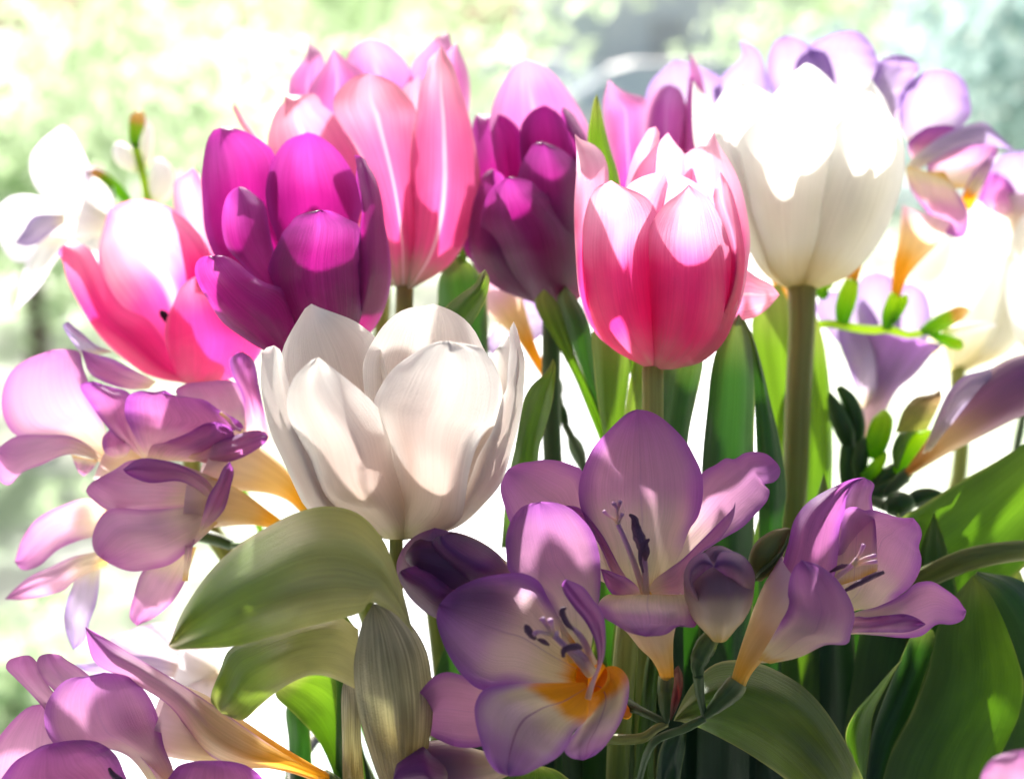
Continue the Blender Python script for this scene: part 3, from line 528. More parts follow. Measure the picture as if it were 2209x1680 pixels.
# ---- rose tulip, left
dc = 49.5
T8 = thing('tulip', 'rose pink open tulip leaning left with a dark stamen showing inside', 'tulip', ray(800, 2000, 48))
sheet(T8, 'rose_tulip', 'D', dc + .9, [(1320, 1880), (1250, 1200), (1180, 800), (1165, 650), (1180, 530), (1240, 500), (1295, 452)], [(1350, 1880), (1550, 1200), (1450, 900), (1390, 700), (1355, 540), (1320, 480), (1295, 452)], b=-1.0, lean=1.4, label='pale sunlit back petal')
sheet(T8, 'rose_tulip', 'D', dc + .5, [(1300, 1890), (1000, 1600), (820, 1390), (710, 1230), (660, 1080), (670, 960), (705, 830), (732, 732)], [(1350, 1890), (1420, 1400), (1440, 1100), (1375, 950), (1290, 840), (1170, 740), (1080, 700), (980, 668), (860, 678), (790, 706), (732, 732)], b=-1.7, lean=1.1)
sheet(T8, 'rose_plain', 'D', dc, [(1260, 1910), (1000, 1850), (760, 1680), (620, 1520), (520, 1350), (450, 1200), (420, 1080), (383, 1020), (430, 972)], [(1320, 1900), (1180, 1720), (1000, 1480), (830, 1390), (730, 1260), (670, 1120), (610, 1010), (540, 960), (490, 948), (430, 972)], b=1.0, lean=-.5, tw=.4)
tube(T8, 'stamen_black', 'D', [(1190, 1560, 16), (1130, 1480, 26), (1090, 1430, 24), (1078, 1415, 8)], dc, name='stamen')
sheet(T8, 'rose_plain', 'D', dc - .4, [(1300, 1918), (1200, 1860), (1110, 1620), (1118, 1480), (1160, 1380), (1200, 1280), (1235, 1235), (1320, 1180)], [(1400, 1918), (1550, 1875), (1720, 1750), (1780, 1580), (1650, 1400), (1480, 1250), (1320, 1180)], b=1.4, lean=-1.0, tw=.3)
stem_down(T8, 432, 828, dc, 960, 20, sway=-30)

# ---- white tulips at the far right
dc = 62.0
T9 = thing('tulip', 'blurred white tulip behind the green freesia buds', 'tulip', ray(1750, 2000, 52))
for L, R, kw in (
    ([(1100, 1650), (900, 1100), (1000, 600), (1250, 260), (1440, 178), (1590, 150)], [(1150, 1650), (1600, 1200), (1700, 600), (1680, 250), (1590, 150)], dict(b=-1.8, lean=1.0)),
    ([(1060, 1660), (820, 1400), (720, 1050), (780, 720), (1000, 500), (1200, 320), (1310, 225)], [(1130, 1660), (1420, 1350), (1540, 950), (1550, 620), (1450, 400), (1310, 225)], dict(b=1.8, lean=-1.0)),
    ([(1120, 1660), (1350, 1400), (1480, 1000), (1550, 600), (1640, 380), (1720, 300)], [(1180, 1660), (1600, 1450), (1800, 1050), (1850, 600), (1800, 380), (1720, 300)], dict(b=1.2, lean=-.6, tw=.5))):
    sheet(T9, 'cool_white_tulip', 'M', dc, L, R, **kw)
stem_down(T9, 2065, 795, dc, 1640, 17, db=51)
dc = 57.0
T10 = thing('tulip', 'white tulip cut by the right edge of the picture above the purple freesia bud', 'tulip', ray(1800, 2000, 51))
for L, R, kw in (
    ([(1950, 1560), (1700, 1200), (1640, 900), (1700, 620), (1900, 500)], [(2050, 1560), (2300, 1200), (2300, 800), (2150, 560), (1900, 500)], dict(b=-1.6, lean=1.0)),
    ([(1900, 1580), (1660, 1440), (1560, 1200), (1525, 950), (1570, 740), (1740, 640)], [(2000, 1580), (2180, 1300), (2200, 1000), (2050, 750), (1740, 640)], dict(b=1.8, lean=-1.0))):
    sheet(T10, 'cool_white_tulip', 'M', dc, L, R, **kw)
stem_down(T10, 2275, 778, dc, 1700, 17, db=50)

# ================================================================== FREESIAS
def lil(par, fr, d, L, R, mat='lilac_petal', **kw):
    kw.setdefault('wav', .12); kw.setdefault('ruf', .08)
    return sheet(par, mat, fr, d, L, R, **kw)

# ---- spray in front: three open blossoms and buds
S1 = thing('freesia_spray', 'lilac freesia spray with three open blossoms in front of the dark leaves', 'freesia', ray(1350, 2000, 45))
# middle blossom
d = 39.0
F2 = tube(S1, 'tube_yellow', 'H', [(1293, 2093, 40), (1283, 1983, 52), (1250, 1863, 84), (1210, 1760, 135), (1180, 1650, 190), (1150, 1540, 250)], [39.6, 39.5, 39.3, 39.1, 39.0, 38.9], name='blossom', close=False, nv=28)
lil(F2, 'H', d + .6, [(1050, 1480), (880, 1400), (600, 1250), (330, 1080), (235, 990), (205, 900), (172, 780), (175, 720), (220, 632)], [(1080, 1450), (900, 1100), (760, 800), (720, 640), (640, 600), (560, 575), (470, 568), (380, 580), (300, 592), (220, 632)], b=-.6, lean=1.0)
lil(F2, 'H', d + .6, [(1150, 1450), (1350, 1000), (1530, 655), (1620, 600), (1690, 556), (1730, 565), (1760, 556), (1800, 528), (1870, 515), (1960, 530), (2030, 590)], [(1250, 1450), (1450, 1250), (1650, 1110), (1800, 1020), (1880, 940), (1965, 840), (1978, 770), (1935, 738), (1965, 728), (2003, 722), (2045, 680), (2052, 630), (2030, 590)], b=-.5, lean=1.0, nu=60)
lil(F2, 'H', d + .2, [(1030, 1480), (920, 1330), (840, 1150), (700, 960), (600, 900), (565, 888), (625, 874)], [(1080, 1450), (980, 1300), (860, 1080), (760, 950), (700, 890), (625, 874)], 'violet_petal', b=-.3, lean=.5)
lil(F2, 'H', d + .3, [(1050, 1490), (900, 1330), (830, 1130), (745, 980), (700, 850), (700, 720), (740, 600), (800, 480), (880, 390), (980, 290), (1040, 245), (1090, 230)], [(1230, 1490), (1380, 1200), (1440, 1040), (1500, 950), (1532, 800), (1520, 650), (1470, 540), (1420, 450), (1340, 360), (1230, 270), (1160, 240), (1090, 230)], b=-.7, lean=.6, nu=44, nv=24)
lil(F2, 'H', d, [(1165, 1440), (1200, 1380), (1290, 1310), (1400, 1230), (1500, 1130), (1600, 1030), (1690, 940), (1735, 890), (1750, 850)], [(1200, 1480), (1430, 1490), (1425, 1340), (1520, 1190), (1600, 1140), (1680, 1060), (1732, 970), (1748, 900), (1750, 850)], 'violet_petal', b=.3, lean=-.1, tw=.5)
lil(F2, 'H', d - .1, [(1060, 1520), (960, 1490), (910, 1460), (870, 1390), (843, 1300)], [(1120, 1490), (1095, 1425), (1020, 1360), (960, 1338), (900, 1312), (843, 1300)], 'violet_petal', b=.3, lean=-.3)
lil(F2, 'H', d - .2, [(1050, 1478), (960, 1490), (900, 1472), (842, 1512), (828, 1545), (860, 1620), (950, 1680), (1040, 1730), (1150, 1757)], [(1250, 1485), (1380, 1480), (1440, 1475), (1480, 1550), (1502, 1640), (1470, 1695), (1380, 1680), (1280, 1742), (1150, 1757)], b=.7, lean=-1.2, p=.8)
tube(F2, 'style_lilac', 'H', [(1150, 1500, 24), (1060, 1240, 20), (1000, 1090, 18), (960, 1000, 16)], [38.8, 38.3, 38.2, 38.1], name='pistil', nv=10)
for e in ([(960, 1000, 13), (940, 970, 11), (900, 945, 10), (865, 915, 14)], [(960, 1000, 13), (975, 960, 11), (990, 935, 15)], [(958, 1000, 13), (955, 930, 12), (945, 880, 12), (930, 860, 16)], [(955, 930, 11), (965, 880, 12), (975, 848, 15)]):
    tube(F2, 'style_lilac', 'H', e, 38.1, 37.9, name='stigma', nv=8, nu=10)
tube(F2, 'anther', 'H', [(1036, 938, 8), (1065, 955, 18), (1085, 1030, 32), (1110, 1110, 40), (1140, 1180, 34), (1145, 1240, 12)], [38, 38, 38.1, 38.1, 38.2, 38.3], name='anther', lumps=.35)
tube(F2, 'anther', 'H', [(1172, 1102, 8), (1140, 1130, 20), (1115, 1180, 16), (1110, 1240, 12), (1130, 1325, 7)], 38.0, name='anther', lumps=.35)
tube(F2, 'style_lilac', 'H', [(1150, 1500, 26), (1145, 1350, 22), (1135, 1180, 18)], [38.8, 38.5, 38.3], name='filament', nv=8)
# large left blossom
d = 36.5
F1 = tube(S1, 'tube_throat', 'L', [(1690, 1240, 36), (1640, 1180, 48), (1570, 1110, 75), (1500, 1040, 105), (1450, 990, 120)], [40.6, 39.4, 38.2, 37.3, 36.9], name='blossom', close=False, nv=28)
lil(F1, 'L', d + .5, [(1300, 900), (1180, 500), (1000, 330), (905, 290), (880, 150), (880, 50), (915, -60), (990, -150), (1110, -183)], [(1440, 900), (1480, 600), (1510, 450), (1515, 250), (1500, 130), (1460, 20), (1400, -60), (1310, -140), (1210, -178), (1110, -183)], b=-.5, lean=.8, nu=40, nv=22)
lil(F1, 'L', d + .6, [(1250, 1080), (900, 1060), (650, 1000), (480, 960), (400, 990), (320, 1070), (275, 1150), (262, 1230)], [(1250, 1180), (950, 1280), (800, 1420), (700, 1462), (560, 1465), (420, 1412), (330, 1350), (278, 1280), (262, 1230)], b=-.4, lean=.4, tw=.2)
lil(F1, 'L', d + .6, [(1440, 1100), (1420, 1250), (1330, 1380), (1272, 1490), (1320, 1537), (1400, 1552)], [(1480, 1040), (1560, 925), (1640, 930), (1700, 1000), (1707, 1100), (1672, 1250), (1590, 1400), (1490, 1512), (1400, 1552)], 'lilac_throat', b=.5, lean=-.1)
lil(F1, 'L', d + .4, [(1430, 1080), (1100, 1070), (900, 1055), (720, 1082), (600, 1000), (490, 840), (440, 720), (412, 600), (430, 510)], [(1430, 880), (1270, 650), (1170, 480), (1100, 350), (1000, 300), (900, 296), (820, 305), (700, 330), (580, 380), (490, 440), (430, 510)], 'lilac_blush', b=-1.0, lean=.2, nu=44, nv=24, keep=.2)
lil(F1, 'L', d + .1, [(1410, 1030), (1100, 1035), (900, 1045), (730, 1080), (672, 1180), (675, 1290), (710, 1430), (760, 1560), (820, 1632), (910, 1662)], [(1440, 1100), (1435, 1180), (1420, 1280), (1335, 1360), (1302, 1440), (1230, 1530), (1100, 1602), (1000, 1650), (910, 1662)], 'lilac_throat', b=.6, lean=-.7, nu=44, nv=24)
lil(F1, 'L', d - .1, [(1408, 1140), (1435, 1050), (1490, 930), (1490, 800), (1430, 650), (1330, 520), (1270, 430), (1256, 370), (1285, 335)], [(1450, 1150), (1490, 1000), (1542, 850), (1550, 700), (1530, 560), (1470, 480), (1400, 390), (1285, 335)], 'violet_petal', b=.3, lean=.2, tw=.3)
tube(F1, 'style_lilac', 'L', [(1450, 960, 45), (1380, 880, 38), (1290, 800, 24), (1200, 712, 20)], [36.7, 36.3, 36.0, 35.8], name='pistil', nv=10)
for e in ([(1200, 712, 18), (1160, 660, 15), (1135, 625, 14), (1125, 606, 22)], [(1205, 712, 16), (1190, 660, 14), (1175, 612, 22)], [(1195, 715, 16), (1150, 700, 14), (1090, 692, 14), (1070, 705, 18)], [(1205, 715, 16), (1222, 695, 16), (1215, 720, 12)]):
    tube(F1, 'style_lilac', 'L', e, 35.8, 35.6, name='stigma', nv=8, nu=10)
for e in ([(1008, 645, 10), (1020, 665, 22), (1050, 710, 24), (1078, 742, 10)], [(1095, 742, 8), (1130, 755, 17), (1170, 778, 8)], [(1268, 860, 10), (1265, 825, 20), (1310, 795, 22), (1360, 788, 22), (1392, 800, 10)], [(1285, 530, 9), (1258, 545, 20), (1268, 590, 22), (1295, 640, 20), (1337, 680, 8)]):
    tube(F1, 'anther', 'L', e, 35.8, name='anther', lumps=.3, nv=10)
for e in ([(1450, 960, 32), (1390, 850, 26), (1320, 800, 14)], [(1470, 900, 26), (1380, 720, 22), (1310, 650, 10)]):
    tube(F1, 'style_lilac', 'L', e, [36.7, 36.2, 35.9], name='filament', nv=8)
# right blossom, seen from the side
d = 38.6
F3 = tube(S1, 'tube_yellow', 'J', [(255, 1060, 50), (300, 940, 62), (380, 800, 100), (480, 680, 165), (620, 540, 250), (760, 420, 310)], [38.8, 38.7, 38.6, 38.6, 38.5, 38.4], name='blossom', close=False, nv=30)
lil(F3, 'J', d + .8, [(880, 400), (930, 50), (985, -200), (1040, -310), (1110, -347)], [(1200, 300), (1190, 0), (1170, -130), (1160, -220), (1178, -300), (1110, -347)], b=-.3, lean=.3)
lil(F3, 'J', d + .6, [(850, 600), (900, 300), (950, 50), (985, -132), (1060, -148), (1110, -125), (1160, -130), (1240, -110), (1340, -78), (1440, -75)], [(1000, 565), (1100, 540), (1220, 560), (1330, 460), (1420, 390), (1480, 290), (1495, 200), (1478, 120), (1498, 40), (1485, -20), (1440, -75)], b=-.8, lean=.2, ruf=.2, nu=44, nv=22)
lil(F3, 'J', d + .2, [(880, 660), (1050, 560), (1200, 520), (1380, 430), (1450, 368), (1560, 352), (1650, 400), (1740, 470), (1797, 550)], [(880, 745), (1030, 708), (1200, 716), (1400, 732), (1500, 716), (1600, 640), (1700, 642), (1780, 605), (1797, 550)], b=-.4, lean=-.2)
lil(F3, 'J', d - .1, [(900, 660), (1050, 588), (1130, 592), (1250, 580), (1390, 572), (1470, 600), (1525, 640)], [(900, 725), (1040, 698), (1250, 695), (1400, 692), (1490, 662), (1525, 640)], 'violet_petal', b=.2, ruf=.2, rn=9)
lil(F3, 'J', d - .1, [(330, 900), (420, 640), (520, 370), (600, 90), (640, -60), (720, -170), (820, -240), (920, -290), (1030, -335), (1110, -347)], [(480, 900), (680, 600), (860, 420), (915, 300), (938, 120), (945, 0), (980, -120), (990, -210), (1040, -300), (1110, -347)], 'violet_petal', b=.9, lean=.5, nu=44, nv=20, wav=.15)
lil(F3, 'J', d - .5, [(400, 880), (540, 640), (600, 520), (597, 420), (612, 320), (645, 250), (690, 208)], [(480, 905), (680, 860), (850, 780), (1000, 770), (1022, 700), (1047, 590), (1020, 480), (960, 380), (900, 310), (800, 240), (690, 208)], b=.8, lean=-.6, nu=44, nv=22, keep=.3)
tube(F3, 'style_lilac', 'J', [(880, 370, 18), (960, 300, 18), (1030, 240, 17), (1060, 200, 14)], 38.2, 37.9, name='pistil', nv=8)
for e in ([(1030, 240, 12), (1080, 170, 12), (1108, 105, 16)], [(1040, 235, 12), (1110, 200, 12), (1190, 178, 15)], [(1040, 245, 12), (1120, 230, 12), (1195, 218, 15)]):
    tube(F3, 'style_lilac', 'J', e, 37.9, name='stigma', nv=8, nu=10)
tube(F3, 'anther', 'J', [(985, 412, 12), (1080, 362, 20), (1180, 312, 20), (1243, 290, 12)], 38.0, name='anther', lumps=.15)
tube(F3, 'anther', 'J', [(880, 290, 8), (950, 255, 16), (1010, 243, 8)], 38.2, name='anther', lumps=.2)
# buds
B1 = tube(S1, 'bud_mauve', 'H', [(1640, 1770, 55), (1640, 1700, 110), (1638, 1610, 185), (1640, 1480, 232), (1640, 1360, 228), (1635, 1270, 175), (1625, 1205, 90), (1620, 1185, 30)], 38.2, 37.6, name='bud', nv=30, lumps=.05, label='round bud about to open')
sheet(B1, 'bud_skin', 'H', 37.75, [(1500, 1560), (1420, 1430), (1403, 1340), (1450, 1240), (1540, 1190), (1605, 1285)], [(1560, 1600), (1500, 1480), (1470, 1400), (1520, 1340), (1570, 1300), (1605, 1285)], b=.5, lean=-.75, wav=.02)
sheet(B1, 'bud_skin', 'H', 37.75, [(1870, 1500), (1800, 1480), (1740, 1400), (1660, 1330), (1605, 1290)], [(1875, 1460), (1880, 1340), (1830, 1240), (1740, 1185), (1650, 1190), (1605, 1290)], b=.5, lean=-.75, wav=.02)
B2 = tube(S1, 'bud_olive', 'J', [(380, 335, 45), (410, 260, 88), (460, 160, 105), (530, 70, 75), (585, 20, 35), (612, 2, 8)], 39.0, 38.8, name='bud', label='small olive green bud')
sheet(B2, 'leaf', 'J', 38.6, [(370, 340), (400, 280), (480, 215), (560, 120), (605, 20)], [(385, 350), (470, 290), (540, 200), (600, 100), (605, 20)], b=.3, wav=.02, name='bract')
B3 = tube(S1, 'bud_purple', 'L', [(1000, 420, 60), (850, 370, 140), (640, 300, 225), (430, 220, 215), (300, 190, 140), (215, 190, 40)], [39.5, 39.1, 38.6, 38.2, 38.0, 38.0], name='bud', nv=30, label='dark purple bud with petals just parting')
sheet(B3, 'pinklilac_petal', 'L', 38.6, [(560, 640), (400, 595), (290, 520), (210, 430), (148, 300), (148, 220), (200, 110), (280, 40), (400, -8)], [(700, 400), (500, 330), (420, 230), (560, 90), (500, 20), (400, -8)], b=.7, lean=-.5, wav=.04)
sheet(B3, 'dark_violet', 'L', 38.5, [(980, 420), (760, 380), (600, 370), (500, 310), (410, 230), (372, 150), (390, 75), (450, 40)] , [(980, 330), (890, 250), (820, 165), (700, 90), (580, 45), (520, 35), (450, 40)], b=.9, lean=-.7, wav=.05)
sheet(B3, 'dark_violet', 'L', 38.5, [(620, 640), (480, 605), (390, 590), (280, 510), (200, 410), (157, 305), (180, 275)], [(700, 420), (600, 370), (480, 290), (400, 235), (300, 242), (230, 255), (180, 275)], b=.8, lean=-.7, wav=.05)
B4 = tube(S1, 'bud_purple', 'L', [(1000, 1560, 50), (850, 1590, 80), (650, 1620, 150), (450, 1620, 200), (280, 1630, 175), (170, 1680, 110), (110, 1740, 30)], [38.8, 38.6, 38.3, 38.0, 37.9, 37.9, 37.9], name='bud', nv=28, label='purple and cream bud pointing down left')
sheet(B4, 'dark_violet', 'L', 37.6, [(520, 1800), (300, 1780), (180, 1740), (118, 1690)], [(560, 1560), (400, 1530), (320, 1460), (230, 1480), (150, 1570), (118, 1690)], b=.6, lean=-.2, wav=.04)
# calyxes and branching stem
tube(S1, 'calyx_green', 'N', [(735, 790, 18), (735, 700, 50), (738, 580, 74), (740, 470, 76), (742, 405, 72)], 39.6, name='calyx', lumps=.12, close=False)
sheet(S1, 'bract_petal', 'N', 39.1, [(760, 760), (770, 620), (795, 450), (800, 350), (830, 320)], [(775, 760), (830, 640), (862, 520), (862, 390), (830, 320)], b=.15, ruf=.15, name='bract')
tube(S1, 'calyx_green', 'N', [(995, 400, 42), (985, 330, 58), (1010, 250, 78), (1060, 150, 82), (1105, 80, 66)], 38.4, name='calyx', lumps=.12, close=False)
tube(S1, 'calyx_green', 'N', [(1045, 735, 22), (1100, 680, 48), (1180, 600, 76), (1270, 510, 92), (1310, 450, 80)], 38.8, name='calyx', lumps=.12, close=False)
tube(S1, 'dark_stem', 'N', [(1045, 740, 26), (1020, 640, 30), (1000, 520, 40), (990, 400, 46)], 38.9, 38.5, name='stalk', nv=10)
tube(S1, 'dark_stem', 'N', [(370, 620, 80), (470, 660, 45), (600, 720, 34), (740, 790, 30)], [40.6, 40.2, 39.8, 39.6], name='stalk', nv=10)
tube(S1, 'dark_stem', 'N', [(480, 1500, 24), (540, 1150, 26), (600, 985, 30), (640, 930, 34), (760, 870, 34), (900, 820, 36), (1040, 745, 34)], [41, 40, 39.4, 39.3, 39.2, 39.0, 38.9], name='stem', nv=12, lumps=.1)
tube(S1, 'stem_green', 'N', [(0, 900, 40), (150, 930, 42), (300, 915, 44), (450, 915, 44), (560, 895, 40), (650, 830, 34), (740, 790, 26)], [41.2, 40.6, 40.1, 39.8, 39.6, 39.6, 39.6], name='branch', nv=12, lumps=.1)

# ---- blossom in the lower left corner
d = 38.8
S2 = thing('freesia_spray', 'lilac freesia blossom with long orange throated tube in the lower left corner', 'freesia', ray(760, 1760, 42))
F4 = tube(S2, 'tube_gold', 'F', [(2190, 1680, 42), (2000, 1590, 58), (1800, 1510, 95), (1550, 1420, 160), (1300, 1330, 225), (1050, 1250, 250)], [41.0, 40.5, 40.1, 39.7, 39.3, 39.1], name='blossom', close=False, nv=30)
lil(F4, 'F', d + .9, [(500, 1500), (330, 1250), (200, 1100), (100, 1000), (38, 930), (60, 880), (150, 850)], [(640, 1500), (460, 1200), (355, 1090), (285, 980), (252, 900), (200, 850), (150, 850)], 'pinklilac_petal', b=-.3, lean=.5)
lil(F4, 'F', d + .8, [(600, 1500), (380, 1110), (285, 1000), (246, 900), (270, 850), (330, 836)], [(800, 1400), (640, 1030), (530, 930), (450, 880), (400, 845), (330, 836)], 'pinklilac_petal', b=.3, lean=.3)
lil(F4, 'F', d + .7, [(700, 1800), (-150, 1750), (-80, 1500), (0, 1385), (100, 1270), (200, 1190), (320, 1172)], [(800, 1700), (600, 1500), (460, 1300), (400, 1210), (320, 1172)], 'pinklilac_petal', b=-.6, lean=.4)
lil(F4, 'F', d + .4, [(2190, 1650), (2000, 1560), (1850, 1470), (1500, 1230), (1200, 1030), (900, 850), (720, 740), (575, 657)], [(2170, 1690), (1900, 1610), (1600, 1600), (1350, 1480), (1150, 1200), (850, 1010), (640, 900), (592, 780), (575, 657)], 'lilac_outer', b=.9, lean=-.8, nu=44, nv=20)
lil(F4, 'F', d - .2, [(1080, 1820), (850, 1520), (560, 1460), (400, 1470), (320, 1380), (297, 1280), (310, 1180), (370, 1080), (450, 1010), (600, 985), (700, 963)], [(1180, 1820), (1160, 1620), (1100, 1450), (1072, 1300), (1022, 1160), (950, 1060), (850, 985), (700, 963)], b=.4, lean=-.4, nu=44, nv=22)
lil(F4, 'F', d - .5, [(1100, 1760), (980, 1570), (850, 1440), (750, 1320), (713, 1220), (740, 1163)], [(1190, 1720), (1145, 1560), (1050, 1400), (930, 1300), (830, 1235), (800, 1190), (740, 1163)], 'violet_petal', b=-.3, lean=.2, tw=.3)
lil(F4, 'F', d - .7, [(600, 1950), (-100, 1850), (0, 1690), (100, 1560), (200, 1500), (280, 1455), (350, 1438)], [(950, 1900), (840, 1650), (780, 1520), (680, 1440), (600, 1418), (480, 1418), (350, 1438)], 'violet_petal', b=-.6, lean=-.2, ruf=.18, rn=9)
lil(F4, 'F', d - .6, [(1000, 1850), (1140, 1660), (1190, 1595), (1300, 1560), (1450, 1553)], [(1850, 1950), (1760, 1670), (1660, 1590), (1550, 1560), (1450, 1553)], 'violet_petal', b=.5, lean=-.3)
tube(F4, 'anther', 'F', [(733, 1605, 10), (760, 1650, 20), (830, 1700, 18), (900, 1760, 12)], 37.6, name='anther')
tube(S2, 'calyx_green', 'F', [(2420, 1850, 40), (2300, 1760, 60), (2180, 1670, 58)], [42, 41.5, 41.0], name='calyx')
tube(S2, 'dark_stem', 'F', [(2700, 2300, 30), (2560, 2050, 30), (2420, 1850, 28)], [44, 43, 42], name='stem')

# ---- spray at the left
d = 45.5
S3 = thing('freesia_spray', 'backlit pink lilac freesia spray with yellow tubes left of the front white tulip', 'freesia', ray(900, 1950, 46))
F5b = tube(S3, 'tube_yellow', 'E', [(1150, 1000, 60), (1000, 980, 90), (850, 940, 130), (700, 880, 170)], [47.4, 47.2, 47.0, 46.9], name='blossom', close=False, nv=24)
lil(F5b, 'E', 47.5, [(560, 220), (470, 90), (423, 0), (460, -24)], [(760, 180), (640, 130), (560, 60), (460, -24)], 'pale_petal', b=-.2)
lil(F5b, 'E', 47.2, [(1000, 430), (850, 430), (700, 385), (600, 320), (545, 165)], [(1050, 380), (850, 275), (750, 225), (650, 198), (545, 165)], 'violet_petal', b=.3)
lil(F5b, 'E', 46.8, [(780, 960), (400, 780), (110, 745), (40, 660), (10, 560), (15, 450), (60, 330), (160, 240), (340, 168)], [(780, 900), (710, 720), (640, 500), (560, 290), (530, 180), (430, 163), (340, 168)], 'pinklilac_petal', b=-.6, lean=.3)
lil(F5b, 'E', 46.5, [(760, 930), (500, 755), (300, 738), (100, 750), (-30, 840)], [(760, 970), (600, 890), (450, 870), (280, 940), (150, 990), (60, 1075), (0, 1050), (-30, 840)], 'pinklilac_petal', b=.4, lean=-.4)
lil(F5b, 'E', 46.7, [(480, 870), (500, 930), (530, 990), (562, 1018)], [(660, 910), (640, 945), (600, 990), (562, 1018)], 'pinklilac_petal', b=.2)
F5a = tube(S3, 'tube_yellow', 'E', [(2080, 1260, 42), (1980, 1140, 58), (1850, 1040, 105), (1650, 950, 170), (1400, 860, 220)], [45.4, 45.4, 45.3, 45.2, 45.0], name='blossom', close=False, nv=26)
lil(F5a, 'E', 45.6, [(1450, 800), (1250, 560), (1180, 440), (1250, 395), (1400, 380)], [(1650, 750), (1660, 520), (1620, 420), (1550, 372), (1400, 380)], 'pinklilac_petal', b=-.4, lean=.3)
lil(F5a, 'E', 45.2, [(1620, 760), (1645, 600), (1620, 450), (1555, 330), (1540, 230), (1580, 190), (1630, 178)], [(1830, 800), (1780, 600), (1740, 400), (1700, 230), (1630, 178)], 'violet_petal', b=.4, lean=-.2)
lil(F5a, 'E', 45.4, [(960, 900), (750, 720), (620, 550), (538, 400), (620, 376)], [(980, 890), (900, 700), (870, 460), (750, 415), (620, 376)], 'violet_petal', b=.3)
lil(F5a, 'E', 45.0, [(990, 900), (880, 700), (838, 600), (858, 480), (950, 440), (1020, 448), (1110, 436)], [(1150, 900), (1300, 780), (1500, 720), (1640, 690), (1600, 640), (1480, 575), (1380, 505), (1280, 488), (1190, 482), (1110, 436)], 'violet_petal', b=.5, lean=-.3)
lil(F5a, 'E', 45.5, [(770, 900), (700, 850), (688, 760), (740, 698)], [(850, 880), (890, 800), (870, 700), (800, 688), (740, 698)], 'violet_petal', b=.3)
lil(F5a, 'E', 44.7, [(980, 905), (1020, 810), (1120, 780), (1250, 730), (1380, 660), (1460, 652)], [(1300, 920), (1470, 870), (1575, 750), (1540, 685), (1460, 652)], 'violet_petal', b=.4, lean=-.3)
lil(F5a, 'E', 44.5, [(1260, 890), (1400, 790), (1550, 750), (1700, 708), (1780, 718), (1805, 750)], [(1280, 905), (1450, 935), (1600, 902), (1720, 840), (1790, 785), (1805, 750)], 'violet_petal', b=.4, lean=-.3)
tube(F5a, 'style_lilac', 'E', [(1480, 590, 12), (1530, 630, 14), (1580, 690, 12), (1620, 710, 10)], 44.6, name='pistil', nv=8)
F5c = tube(S3, 'tube_yellow', 'E', [(1880, 1350, 38), (1760, 1290, 62), (1620, 1240, 110), (1450, 1200, 165), (1250, 1180, 210)], [45.0, 44.8, 44.6, 44.5, 44.4], name='blossom', close=False, nv=26)
lil(F5c, 'F', 44.7, [(1150, 120), (960, 280), (900, 440), (873, 600), (920, 650)], [(1320, 120), (1245, 350), (1150, 500), (1030, 600), (920, 650)], 'pinklilac_petal', b=.3, lean=-.2)
lil(F5c, 'E', 44.3, [(1500, 1180), (1000, 1250), (720, 1242), (620, 1170), (576, 1120), (600, 1070), (700, 1008)], [(1500, 1050), (1250, 950), (1100, 908), (950, 900), (850, 918), (780, 965), (700, 1008)], 'pinklilac_petal', b=.4, lean=-.1)
lil(F5c, 'E', 44.2, [(1450, 1200), (1000, 1240), (730, 1240), (650, 1330), (618, 1450), (640, 1530), (700, 1582)], [(1500, 1300), (1280, 1500), (1150, 1605), (1000, 1645), (880, 1655), (780, 1625), (700, 1582)], 'pinklilac_petal', b=.7, lean=-.3)
lil(F5c, 'E', 43.8, [(1420, 1185), (1300, 1090), (1200, 1050), (1000, 1060), (850, 1000), (826, 970)], [(1460, 1150), (1400, 1050), (1250, 955), (1100, 908), (930, 900), (826, 970)], 'violet_petal', b=.3)
lil(F5c, 'E', 43.9, [(1225, 1720), (1240, 1500), (1215, 1300), (1240, 1205), (1300, 1188)], [(1262, 1720), (1295, 1500), (1335, 1350), (1352, 1230), (1300, 1188)], 'pinklilac_petal', b=.2, ruf=.15, rn=8)
lil(F5c, 'E', 43.5, [(1335, 1395), (1370, 1250), (1400, 1150), (1460, 1050), (1500, 960), (1545, 915)], [(1345, 1400), (1450, 1310), (1512, 1230), (1552, 1080), (1572, 980), (1545, 915)], 'violet_petal', b=.3)
F5d = tube(S3, 'tube_yellow', 'E', [(1250, 1400, 40), (1050, 1380, 60), (880, 1340, 100), (700, 1320, 130)], [47.5, 47.3, 47.2, 47.0], name='blossom', close=False, nv=22)
lil(F5d, 'F', 47.1, [(540, 250), (450, 480), (428, 600), (450, 720), (492, 815)], [(680, 220), (650, 500), (605, 620), (562, 760), (492, 815)], 'pale_petal', b=.3)
lil(F5d, 'F', 46.8, [(760, 130), (480, 190), (350, 250), (200, 320), (100, 400), (32, 472)], [(720, 250), (520, 335), (430, 412), (300, 452), (150, 478), (32, 472)], 'pinklilac_petal', b=.3)
lil(F5d, 'E', 46.9, [(800, 1260), (600, 1165), (420, 1210), (250, 1300), (150, 1430), (98, 1590)], [(780, 1400), (560, 1440), (400, 1505), (250, 1625), (150, 1645), (98, 1590)], 'pinklilac_petal', b=-.4, lean=-.2)
F5e = tube(S3, 'tube_white', 'F', [(1750, 1150, 34), (1600, 1080, 60), (1400, 1000, 110), (1200, 930, 160)], [50.5, 50.3, 50.1, 50.0], name='blossom', close=False, nv=20)
lil(F5e, 'F', 50.2, [(1400, 1150), (1150, 1000), (900, 880), (735, 745), (850, 690)], [(1450, 950), (1300, 760), (1150, 640), (1000, 640), (850, 690)], 'ghost_petal', b=-.4)
